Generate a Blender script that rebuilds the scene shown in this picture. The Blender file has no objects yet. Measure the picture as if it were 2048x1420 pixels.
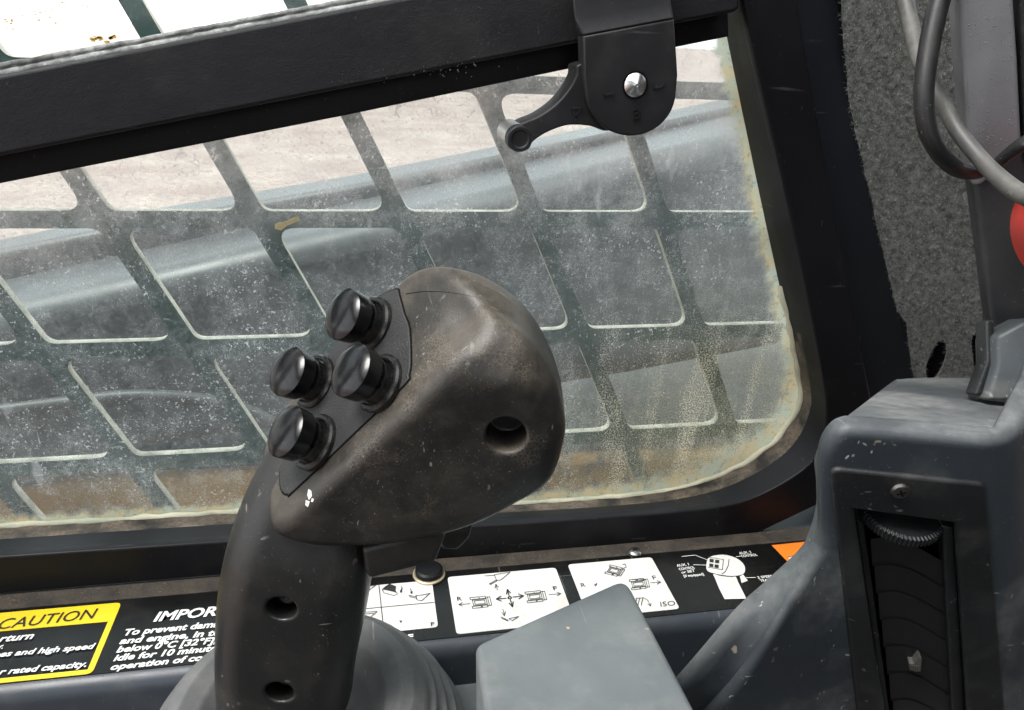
import bpy, bmesh, math, random
import numpy as np
from mathutils import Vector, Matrix, geometry
from mathutils import noise as mnoise
random.seed(7); rng = np.random.default_rng(7)
R = math.radians
SC = bpy.context.scene
COL = SC.collection

# ------------------------------------------------------------------ camera, world, light
CAM_H = 1.55                                   # height of the eye above the ground outside
Rt = np.array([.982, -.18, .041]); Fw = np.array([.185, .9025, -.39])
Fw /= np.linalg.norm(Fw); Rt -= Fw * (Rt @ Fw); Rt /= np.linalg.norm(Rt); Up = np.cross(Rt, Fw)
FPX = 1500.0
O3 = np.array([0, 0, CAM_H])
cd = bpy.data.cameras.new('camera'); cam = bpy.data.objects.new('camera', cd); COL.objects.link(cam)
cd.sensor_width = 36; cd.lens = 36 * FPX / 2048; cd.clip_start = .01; cd.clip_end = 2000
cam.matrix_world = Matrix(((Rt[0], Up[0], -Fw[0], O3[0]), (Rt[1], Up[1], -Fw[1], O3[1]), (Rt[2], Up[2], -Fw[2], O3[2]), (0, 0, 0, 1)))
SC.camera = cam
SUN_EL, SUN_AZ = R(60), R(-105)                 # azimuth from +Y, negative to the left
w = bpy.data.worlds.new('World'); SC.world = w; w.use_nodes = True
nt = w.node_tree; bgn = nt.nodes['Background']
sky = nt.nodes.new('ShaderNodeTexSky'); sky.sky_type = 'NISHITA'; sky.sun_disc = False
sky.sun_elevation = SUN_EL; sky.sun_rotation = SUN_AZ; sky.air_density = 1.; sky.dust_density = 2.0; sky.ozone_density = 1.
tcw = nt.nodes.new('ShaderNodeTexCoord'); ncw = nt.nodes.new('ShaderNodeTexNoise'); ncw.inputs['Scale'].default_value = 2.2; ncw.inputs['Detail'].default_value = 6
nt.links.new(tcw.outputs['Generated'], ncw.inputs['Vector'])
crw = nt.nodes.new('ShaderNodeMapRange'); crw.inputs['From Min'].default_value = .25; crw.inputs['From Max'].default_value = .7; crw.inputs['To Min'].default_value = .72; crw.inputs['To Max'].default_value = .95
nt.links.new(ncw.outputs[0], crw.inputs[0])
mxw = nt.nodes.new('ShaderNodeMix'); mxw.data_type = 'RGBA'; mxw.inputs[7].default_value = (6.2, 6.35, 6.5, 1)      # bright overcast cloud over the clear sky
nt.links.new(crw.outputs[0], mxw.inputs[0]); nt.links.new(sky.outputs[0], mxw.inputs[6]); nt.links.new(mxw.outputs[2], bgn.inputs[0]); bgn.inputs[1].default_value = .15
sd = bpy.data.lights.new('sun', 'SUN'); sd.energy = 1.5; sd.angle = R(24); sd.color = (1, .97, .93)
so = bpy.data.objects.new('sun', sd); COL.objects.link(so)
sv = Vector((math.cos(SUN_EL) * math.sin(SUN_AZ), math.cos(SUN_EL) * math.cos(SUN_AZ), math.sin(SUN_EL)))
so.rotation_euler = sv.to_track_quat('Z', 'Y').to_euler(); so.location = (0, 0, 5)
SC.view_settings.view_transform = 'Standard'; SC.view_settings.look = 'None'
SC.view_settings.exposure = 1.8; SC.view_settings.gamma = 1
SC.cycles.max_bounces = 10; SC.cycles.transparent_max_bounces = 16
SC.cycles.caustics_reflective = False; SC.cycles.caustics_refractive = False

# ------------------------------------------------------------------ survey: photo points -> places in the cab
def ray(x, y): return Rt * ((x - 1024) / FPX) - Up * ((y - 710) / FPX) + Fw
def onY(x, y, Y): d = ray(x, y); return d * (Y / d[1]) + O3
def onZ(x, y, Z): d = ray(x, y); return d * (Z / d[2]) + O3          # Z is relative to the eye
def atD(x, y, t): return ray(x, y) * t + O3
def onP(x, y, p, n): d = ray(x, y); return O3 + d * (((p - O3) @ n) / (d @ n))
def unit(v): v = np.asarray(v, float); return v / np.linalg.norm(v)
RAKE = unit((.44, .03, -.90))                   # the cab's pillars lean: "down" along a pillar

# ------------------------------------------------------------------ object helpers
OFF = {}
def thing(name, label, cat, loc, group=None):
    o = bpy.data.objects.new(name, None); COL.objects.link(o); o.location = Vector(loc); o.empty_display_size = .02
    o['label'] = label; o['category'] = cat
    if group: o['group'] = group
    OFF[o.name] = np.asarray(loc, float); return o
def link(name, me, mat, parent=None, off=None, smooth=True):
    o = bpy.data.objects.new(name, me); COL.objects.link(o)
    if mat is not None:
        for m in (mat if isinstance(mat, (list, tuple)) else [mat]): me.materials.append(m)
    if smooth: me.shade_smooth()
    if parent is not None:
        o.parent = parent
    return o
def mesh_np(verts, faces):
    me = bpy.data.meshes.new('m'); me.from_pydata([tuple(map(float, v)) for v in verts], [], [tuple(map(int, f)) for f in faces]); me.update(); return me
def part(name, verts, faces, mat, parent, smooth=True, bevel=0, seg=3, sharp=None):
    """mesh given in world coordinates, stored relative to its thing's root"""
    root = parent
    while root is not None and root.parent is not None: root = root.parent
    off = OFF.get(root.name, np.zeros(3)) if root is not None else np.zeros(3)
    me = mesh_np(np.asarray(verts, float) - off, faces)
    bm = bmesh.new(); bm.from_mesh(me); bmesh.ops.recalc_face_normals(bm, faces=bm.faces); bm.to_mesh(me); bm.free()
    o = link(name, me, mat, parent, smooth=smooth)
    if bevel:
        md = o.modifiers.new('bevel', 'BEVEL'); md.width = bevel; md.segments = seg; md.limit_method = 'ANGLE'; md.angle_limit = R(28); md.harden_normals = False
    if sharp: me.set_sharp_from_angle(angle=R(sharp))
    return o
def single(name, verts, faces, mat, label, cat, **k):
    """a thing that is one mesh"""
    grp = k.pop('group', None)
    V = np.asarray(verts, float); loc = V.mean(0); loc[2] = V[:, 2].min()
    me = mesh_np(V - loc, faces)
    bm = bmesh.new(); bm.from_mesh(me); bmesh.ops.recalc_face_normals(bm, faces=bm.faces); bm.to_mesh(me); bm.free()
    o = link(name, me, mat, None, smooth=k.get('smooth', True)); o.location = Vector(loc)
    if k.get('bevel'):
        md = o.modifiers.new('bevel', 'BEVEL'); md.width = k['bevel']; md.segments = k.get('seg', 3); md.limit_method = 'ANGLE'; md.angle_limit = R(28)
    if k.get('sharp'): me.set_sharp_from_angle(angle=R(k['sharp']))
    if label: o['label'] = label; o['category'] = cat
    if grp: o['group'] = grp
    OFF[o.name] = loc
    return o
def catmull(pts, n=6, closed=True):
    P = [np.asarray(p, float) for p in pts]; out = []; N = len(P)
    for i in range(N if closed else N - 1):
        g = (lambda k: P[k % N]) if closed else (lambda k: P[min(max(k, 0), N - 1)])
        a, b, c, d = g(i - 1), g(i), g(i + 1), g(i + 2)
        for k in range(n):
            t = k / n
            out.append(.5 * ((2 * b) + (c - a) * t + (2 * a - 5 * b + 4 * c - d) * t * t + (3 * b - a - 3 * c + d) * t ** 3))
    if not closed: out.append(P[-1])
    return np.array(out)
def resample(P, n):
    P = np.asarray(P, float); d = np.r_[0, np.cumsum(np.linalg.norm(np.diff(P, axis=0), axis=1))]
    s = np.linspace(0, d[-1], n); return np.stack([np.interp(s, d, P[:, i]) for i in range(P.shape[1])], 1)
def round_poly(pts, rad, seg=5):
    P = [np.asarray(p, float) for p in pts]; out = []; n = len(P)
    rr = rad if isinstance(rad, (list, tuple)) else [rad] * n
    for i in range(n):
        a, b, c = P[i - 1], P[i], P[(i + 1) % n]
        u, v = unit(a - b), unit(c - b); ang = math.acos(max(-1, min(1, u @ v)))
        l = min(rr[i] / math.tan(ang / 2), .45 * np.linalg.norm(a - b), .45 * np.linalg.norm(c - b))
        if rr[i] <= 0 or ang > 3.05: out.append(b); continue
        p, q = b + u * l, b + v * l
        for k in range(seg + 1):
            t = k / seg; out.append((1 - t) ** 2 * p + 2 * t * (1 - t) * b + t * t * q)
    return np.array(out)
def plate(name, O, U, V, N, outer, holes, thick, bev, mat, parent, extra=None, bres=2):
    """flat plate with holes: outline in (U,V) from O, front face at O, body going to -N*thick"""
    O, U, V, N = (np.asarray(q, float) for q in (O, U, V, N))
    cu = bpy.data.curves.new('c', 'CURVE'); cu.dimensions = '2D'; cu.fill_mode = 'BOTH'
    for ring in [outer] + list(holes):
        sp = cu.splines.new('POLY'); sp.points.add(len(ring) - 1); sp.use_cyclic_u = True
        for p, q in zip(sp.points, ring): p.co = (q[0] * 100, q[1] * 100, 0, 1)
    bev = min(bev, thick * .49)
    cu.extrude = (thick / 2 - bev) * 100; cu.bevel_depth = bev * 100; cu.bevel_resolution = bres; cu.offset = -bev * 100 if bev else 0
    ob = bpy.data.objects.new('c', cu); COL.objects.link(ob)
    dg = bpy.context.evaluated_depsgraph_get(); me = bpy.data.meshes.new_from_object(ob.evaluated_get(dg))
    bpy.data.objects.remove(ob); bpy.data.curves.remove(cu)
    co = np.empty(len(me.vertices) * 3); me.vertices.foreach_get('co', co); co = co.reshape(-1, 3) / 100
    W = O + co[:, :1] * U + co[:, 1:2] * V + (co[:, 2:] - thick / 2) * N
    fs = [tuple(p.vertices) for p in me.polygons]; bpy.data.meshes.remove(me)
    return W, fs
def plate_px(pts, O, U, V, N):
    return [((onP(x, y, O, N) - O) @ U, (onP(x, y, O, N) - O) @ V) for x, y in pts]
YU, YV, YN = np.array([1., 0, 0]), np.array([0, 0, 1.]), np.array([0, -1., 0])   # wall-parallel planes, facing the seat
def yplate(Y, px, holes_px, thick, bev, **k):
    O = np.array([0, Y, CAM_H])
    return plate('p', O, YU, YV, YN, plate_px(px, O, YU, YV, YN), [plate_px(h, O, YU, YV, YN) for h in holes_px], thick, bev, None, None)
def lathe(profile, seg=40):
    vs, fs = [], []
    for r, h in profile:
        for k in range(seg):
            a = 2 * math.pi * k / seg; vs.append((r * math.cos(a), r * math.sin(a), h))
    for i in range(len(profile) - 1):
        for k in range(seg):
            k2 = (k + 1) % seg; fs.append((i * seg + k, i * seg + k2, (i + 1) * seg + k2, (i + 1) * seg + k))
    fs.append(tuple(range(seg - 1, -1, -1))); b = (len(profile) - 1) * seg; fs.append(tuple(range(b, b + seg)))
    return np.array(vs), fs
def basis(n, hint=(0, 0, 1)):
    n = unit(n); u = unit(np.cross(hint, n)); v = np.cross(n, u); return u, v, n
def place(V, O, U, W, N): V = np.asarray(V, float); return np.asarray(O) + V[:, :1] * U + V[:, 1:2] * W + V[:, 2:] * N
def tube(path, rad, seg=14, cap=True):
    P = np.asarray(path, float); n = len(P); rad = np.full(n, rad) if np.isscalar(rad) else np.asarray(rad)
    T = np.gradient(P, axis=0); T /= np.linalg.norm(T, axis=1)[:, None]
    u = unit(np.cross(T[0], (0.3, .2, 1))); vs, fs = [], []
    for i in range(n):
        u = unit(u - T[i] * (u @ T[i])); v = np.cross(T[i], u)
        for k in range(seg):
            a = 2 * math.pi * k / seg; vs.append(P[i] + rad[i] * (math.cos(a) * u + math.sin(a) * v))
    for i in range(n - 1):
        for k in range(seg):
            k2 = (k + 1) % seg; fs.append((i * seg + k, i * seg + k2, (i + 1) * seg + k2, (i + 1) * seg + k))
    if cap: fs.append(tuple(range(seg))); fs.append(tuple(range((n - 1) * seg, n * seg)))
    return np.array(vs), fs
def prism(front, depth_vec):
    F = np.asarray(front, float); n = len(F); V = np.r_[F, F + np.asarray(depth_vec)]
    fs = [tuple(range(n)), tuple(range(2 * n - 1, n - 1, -1))] + [(i, (i + 1) % n, n + (i + 1) % n, n + i) for i in range(n)]
    return V, fs
def merge(*items):
    V, F = [], []; b = 0
    for v, f in items:
        V.append(np.asarray(v, float)); F += [tuple(i + b for i in q) for q in f]; b += len(v)
    return np.concatenate(V), F

# ------------------------------------------------------------------ materials
def newmat(name):
    m = bpy.data.materials.new(name); m.use_nodes = True; t = m.node_tree; t.nodes.clear()
    out = t.nodes.new('ShaderNodeOutputMaterial'); return m, t, out
def N(t, kind, **k):
    n = t.nodes.new(kind)
    for a, b in k.items():
        if a.startswith('i_'): n.inputs[int(a[2:]) if a[2:].isdigit() else a[2:]].default_value = b
        else: setattr(n, a, b)
    return n
def ramp(t, src, a, b, va=0., vb=1.):
    n = N(t, 'ShaderNodeMapRange'); n.inputs['From Min'].default_value = a; n.inputs['From Max'].default_value = b
    n.inputs['To Min'].default_value = va; n.inputs['To Max'].default_value = vb; t.links.new(src, n.inputs['Value']); return n.outputs[0]
def math2(t, op, a, b=None):
    n = N(t, 'ShaderNodeMath', operation=op)
    for i, q in enumerate((a, b)):
        if q is None: continue
        if isinstance(q, (int, float)): n.inputs[i].default_value = q
        else: t.links.new(q, n.inputs[i])
    return n.outputs[0]
def mixc(t, fac, a, b):
    n = N(t, 'ShaderNodeMix', data_type='RGBA')
    for s, q in ((n.inputs[0], fac), (n.inputs[6], a), (n.inputs[7], b)):
        if isinstance(q, (int, float)): s.default_value = q
        elif isinstance(q, (tuple, list)): s.default_value = (*q[:3], 1)
        else: t.links.new(q, s)
    return n.outputs[2]
def noise(t, co, scale, detail=4, rough=.55, stretch=None, dist=0):
    if stretch:
        mp = N(t, 'ShaderNodeMapping'); mp.inputs['Scale'].default_value = stretch[:3]
        if len(stretch) > 3: mp.inputs['Rotation'].default_value = stretch[3:]
        t.links.new(co, mp.inputs[0]); co = mp.outputs[0]
    n = N(t, 'ShaderNodeTexNoise'); n.inputs['Scale'].default_value = scale; n.inputs['Detail'].default_value = detail
    n.inputs['Roughness'].default_value = rough; n.inputs['Distortion'].default_value = dist
    t.links.new(co, n.inputs['Vector']); return n.outputs[0]
def plastic(name, base, rough=.5, dust=(.2, .18, .15), patch=.5, patch_scale=18, lo=.48, hi=.72, speck=.6, speck_col=(.5, .48, .44), speck_lo=.70, speck_scale=900,
            bump=.25, bump_scale=1800, scratch=.4, spec=.5, var=.25, settle=0., metal=0., flat_bump=0., crackle=0., fleck=0.):
    m, t, out = newmat(name); co = N(t, 'ShaderNodeTexCoord').outputs['Object']
    p = N(t, 'ShaderNodeBsdfPrincipled'); t.links.new(p.outputs[0], out.inputs[0])
    n1 = noise(t, co, patch_scale, 8, .62); f1 = math2(t, 'MULTIPLY', ramp(t, n1, lo, hi), patch)
    n1b = noise(t, co, patch_scale * 9, 5, .6); f1 = math2(t, 'MULTIPLY', f1, ramp(t, n1b, .3, .65, .35, 1.))
    if settle:
        g = N(t, 'ShaderNodeNewGeometry'); sx = N(t, 'ShaderNodeSeparateXYZ'); t.links.new(g.outputs['Normal'], sx.inputs[0])
        up = ramp(t, sx.outputs[2], .05, .95); f1 = math2(t, 'MAXIMUM', f1, math2(t, 'MULTIPLY', math2(t, 'MULTIPLY', up, math2(t, 'MULTIPLY', ramp(t, n1b, .25, .7, .4, 1.), ramp(t, n1, .36, .62, .25, 1.))), settle))
    n0 = noise(t, co, patch_scale * .6, 3)
    b0 = mixc(t, ramp(t, n0, .3, .7), tuple(c * (1 - var) for c in base), tuple(min(1, c * (1 + var)) for c in base))
    c1 = mixc(t, f1, b0, dust)
    ns = noise(t, co, speck_scale, 2, .5); nm = noise(t, co, 45, 3)
    fs = math2(t, 'MULTIPLY', math2(t, 'MULTIPLY', ramp(t, ns, speck_lo, speck_lo + .06), ramp(t, nm, .4, .65)), speck)
    c2 = mixc(t, fs, c1, speck_col)
    if scratch:
        sc = None
        for st in ((1, .03, .4, .5, .3, .9), (.04, 1, .5, .2, .8, -.6)):
            q = noise(t, co, 420, 1, .4, st); q = math2(t, 'MULTIPLY', ramp(t, q, .735, .765), ramp(t, nm, .47, .6)); sc = q if sc is None else math2(t, 'MAXIMUM', sc, q)
        c2 = mixc(t, math2(t, 'MULTIPLY', sc, scratch), c2, tuple(min(1, c * 1.3 + .12) for c in dust))
    if crackle:
        vo = N(t, 'ShaderNodeTexVoronoi', feature='DISTANCE_TO_EDGE'); vo.inputs['Scale'].default_value = 620; t.links.new(co, vo.inputs['Vector'])
        ck = math2(t, 'MULTIPLY', math2(t, 'SUBTRACT', 1., ramp(t, vo.outputs['Distance'], .02, .14)), ramp(t, noise(t, co, 34, 3), .53, .64, 0, crackle)); c2 = mixc(t, ck, c2, tuple(min(1, c * 1.5) for c in dust))
    if fleck:
        fk = math2(t, 'MULTIPLY', ramp(t, noise(t, co, 75, 3, .6), .69, .715), fleck); c2 = mixc(t, fk, c2, (.42, .36, .26))
    t.links.new(c2, p.inputs['Base Color'])
    rr = math2(t, 'ADD', ramp(t, n1, .3, .7, rough - .08, rough + .1), math2(t, 'MULTIPLY', f1, .3)); t.links.new(rr, p.inputs['Roughness'])
    p.inputs['Specular IOR Level'].default_value = spec; p.inputs['Metallic'].default_value = metal
    if bump:
        nb = noise(t, co, bump_scale, 3, .6); b = N(t, 'ShaderNodeBump'); b.inputs['Strength'].default_value = bump; b.inputs['Distance'].default_value = .0004
        t.links.new(math2(t, 'ADD', nb, math2(t, 'MULTIPLY', noise(t, co, bump_scale * .12, 3), flat_bump)), b.inputs['Height']); t.links.new(b.outputs[0], p.inputs['Normal'])
    return m
def plain(name, col, rough=.5, metal=0., spec=.5, coat=0., bump=0., bscale=600):
    m, t, out = newmat(name); p = N(t, 'ShaderNodeBsdfPrincipled'); t.links.new(p.outputs[0], out.inputs[0]); co = N(t, 'ShaderNodeTexCoord').outputs['Object']
    n = noise(t, co, 260, 4); t.links.new(mixc(t, ramp(t, n, .35, .7), tuple(c * .85 for c in col), tuple(min(1, c * 1.1) for c in col)), p.inputs['Base Color'])
    p.inputs['Roughness'].default_value = rough; p.inputs['Metallic'].default_value = metal; p.inputs['Specular IOR Level'].default_value = spec; p.inputs['Coat Weight'].default_value = coat
    if bump:
        b = N(t, 'ShaderNodeBump'); b.inputs['Strength'].default_value = bump; b.inputs['Distance'].default_value = .0005; t.links.new(noise(t, co, bscale, 3), b.inputs['Height']); t.links.new(b.outputs[0], p.inputs['Normal'])
    return m

M = {}
M['bar'] = plastic('charcoal_powder_coat', (.011, .011, .0125), .55, (.05, .048, .045), .5, 14, .5, .8, .45, (.12, .12, .12), .70, 900, .5, 900, .12, .22, flat_bump=2.)
M['frame'] = plastic('black_frame_paint', (.006, .006, .0075), .45, (.05, .045, .04), .35, 16, .56, .8, .5, (.2, .19, .17), .72, 700, .2, 900, .2, .2)
M['navy'] = plastic('blue_black_pillar_paint', (.008, .009, .012), .5, (.03, .03, .03), .3, 12, .55, .8, .3, (.12, .12, .12), .73, 800, .2, 900, .2, .25)
M['latch'] = plastic('satin_black_latch', (.014, .014, .015), .45, (.06, .058, .055), .35, 40, .52, .75, .5, (.2, .2, .2), .71, 1100, .15, 2500, .2, .3)
M['grip'] = plastic('dusty_soft_black_plastic', (.0115, .0110, .0103), .35, (.125, .105, .078), .30, 30, .42, .70, .75, (.36, .32, .26), .68, 1300, .4, 1500, .6, .45, settle=.85, crackle=.3)
M['handle'] = plastic('worn_black_handle_plastic', (.008, .0085, .0085), .38, (.065, .055, .043), .42, 26, .46, .75, .7, (.35, .32, .28), .69, 1200, .3, 1600, .6, .45, settle=.2)
M['keypad'] = plastic('grained_keypad_plastic', (.022, .022, .0225), .5, (.075, .07, .06), .3, 40, .5, .75, .5, (.3, .28, .25), .68, 1500, 1., 1100, 0, .32)
M['gloss'] = plastic('glossy_black_button', (.005, .005, .0055), .20, (.10, .095, .085), .22, 90, .58, .8, .5, (.3, .3, .28), .72, 1800, 0, 0, 0, .34)
M['ring'] = plastic('black_bezel_plastic', (.009, .009, .009), .28, (.14, .12, .09), .5, 120, .5, .75, .6, (.35, .3, .24), .68, 1500, .1, 1500, 0, .5)
M['rubber'] = plastic('grey_rubber_boot', (.082, .083, .084), .6, (.24, .23, .21), .5, 22, .42, .7, .4, (.4, .38, .34), .72, 1200, .4, 1500, .3, .35)
M['cover'] = plastic('grey_moulded_plastic', (.106, .119, .122), .55, (.23, .235, .22), .45, 42, .46, .76, .6, (.42, .40, .36), .735, 700, .3, 1900, .45, .4, var=.12, fleck=.8)
M['pod'] = plastic('blue_grey_console_plastic', (.030, .037, .044), .5, (.33, .335, .32), .4, 15, .48, .74, .6, (.38, .36, .33), .70, 800, .35, 1600, .7, .42, settle=.55, var=.15, fleck=.5)
M['vent'] = plastic('dark_vent_plastic', (.010, .011, .012), .45, (.10, .098, .092), .3, 30, .5, .75, .55, (.3, .29, .27), .70, 1000, .4, 1500, .4, .45)
M['ledge'] = plastic('slate_console_edge', (.034, .041, .050), .36, (.14, .13, .115), .35, 20, .5, .74, .4, (.4, .38, .35), .71, 900, .2, 900, .4, .5)
M['dirt'] = plastic('brown_grime_on_metal', (.03, .026, .022), .75, (.075, .062, .048), .9, 60, .38, .62, .6, (.34, .28, .21), .66, 700, .6, 700, 0, .3)
M['seal'] = plastic('grimy_rubber_seal', (.016, .015, .014), .6, (.19, .15, .11), .9, 45, .36, .62, .6, (.30, .26, .2), .67, 600, .6, 700, .5, .3)
M['post'] = plastic('grey_post_plastic', (.19, .193, .202), .42, (.17, .165, .16), .3, 14, .5, .74, .3, (.3, .3, .3), .73, 700, .25, 1300, .2, .45)
M['cable'] = plastic('black_cable_sheath', (.010, .010, .0105), .42, (.07, .068, .06), .3, 30, .45, .7, .5, (.34, .32, .28), .70, 1000, .25, 1200, .3, .32)
M['cable2'] = plastic('dusty_cable_sheath', (.055, .055, .053), .5, (.21, .20, .17), .65, 26, .40, .66, .6, (.4, .38, .33), .70, 1000, .3, 1000, .4, .4)
M['red'] = plastic('red_plastic', (.27, .017, .011), .5, (.5, .2, .14), .2, 20, .5, .8, .2, (.6, .4, .3), .74, 700, .1, 1300, 0, .45)
M['white'] = plastic('white_sticker', (.60, .59, .56), .4, (.30, .24, .17), .6, 38, .52, .74, .8, (.10, .09, .08), .725, 650, .05, 800, .15, .45, var=.05)
M['yellow'] = plastic('yellow_sticker', (.68, .49, .015), .4, (.62, .42, .04), .5, 30, .5, .75, .3, (.3, .25, .1), .73, 700, .05, 800, 0, .45, var=.06)
M['orange'] = plastic('orange_sticker', (.75, .20, .02), .4, (.5, .16, .04), .4, 30, .5, .75, .3, (.3, .2, .1), .73, 700, .05, 800, 0, .45, var=.06)
M['stripblack'] = plastic('gloss_black_label_film', (.005, .005, .005), .3, (.07, .06, .05), .3, 24, .55, .8, .5, (.3, .28, .25), .72, 800, .1, 500, .3, .25)
M['louv'] = plain('black_louver', (.010, .010, .011), .55, bump=.1)
M['ink'] = plain('black_print', (.015, .015, .015), .45)
M['winkprint'] = plain('white_print', (.66, .66, .64), .45)
M['alu'] = plain('turned_aluminium', (.75, .74, .72), .28, 1.)
M['steel'] = plain('zinc_screw', (.55, .54, .52), .35, 1.)
M['darkscrew'] = plain('dark_screw', (.20, .19, .175), .38, 1.)
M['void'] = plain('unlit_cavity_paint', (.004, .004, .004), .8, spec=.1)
M['sealant'] = plastic('cream_sealant', (.50, .47, .35), .6, (.30, .35, .26), .8, 30, .42, .66, .5, (.2, .2, .12), .67, 500, .5, 600, 0, .3)
M['guard'] = plastic('green_black_guard_paint', (.016, .074, .062), .45, (.06, .10, .09), .5, 20, .45, .7, .5, (.4, .4, .35), .70, 500, .2, 500, .2, .45)
M['armpaint'] = plastic('dark_grey_machine_paint', (.050, .052, .056), .40, (.12, .12, .12), .6, 3, .4, .65, .4, (.3, .3, .3), .7, 120, .1, 80, 0, .5)
M['deck'] = plastic('weathered_machine_deck', (.045, .046, .046), .6, (.10, .09, .075), .8, 4, .4, .65, .4, (.3, .28, .22), .7, 120, .3, 80, 0, .4)
M['ochre'] = plastic('ochre_machine_paint', (.42, .21, .03), .5, (.045, .042, .036), 1., 3.2, .42, .56, .5, (.4, .3, .15), .68, 150, .3, 80, 0, .4)
M['void2'] = plastic('dark_cab_lining', (.05, .05, .05), .7, bump=.1)
M['lit_edge'] = plastic('sky_lit_worn_guard_edge', (.58, .53, .43), .6, (.16, .14, .10), .9, 90, .45, .7, .4)  # worn slot walls, coloured paler to imitate sky light on the edges
M['straw'] = plain('straw', (.62, .52, .28), .6)
M['grit'] = plain('dried_leaf_grit', (.62, .42, .10), .7)

def ground_mat():
    m, t, out = newmat('pale_pink_dirt'); p = N(t, 'ShaderNodeBsdfPrincipled'); t.links.new(p.outputs[0], out.inputs[0]); co = N(t, 'ShaderNodeTexCoord').outputs['Object']
    c = mixc(t, ramp(t, noise(t, co, .9, 8, .65), .35, .65), (.27, .19, .165), (.43, .35, .31)); c = mixc(t, ramp(t, noise(t, co, 14, 5, .7), .4, .65, 0, .7), c, (.15, .11, .09))
    t.links.new(c, p.inputs['Base Color']); p.inputs['Roughness'].default_value = .95; return m
M['ground'] = ground_mat()

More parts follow.
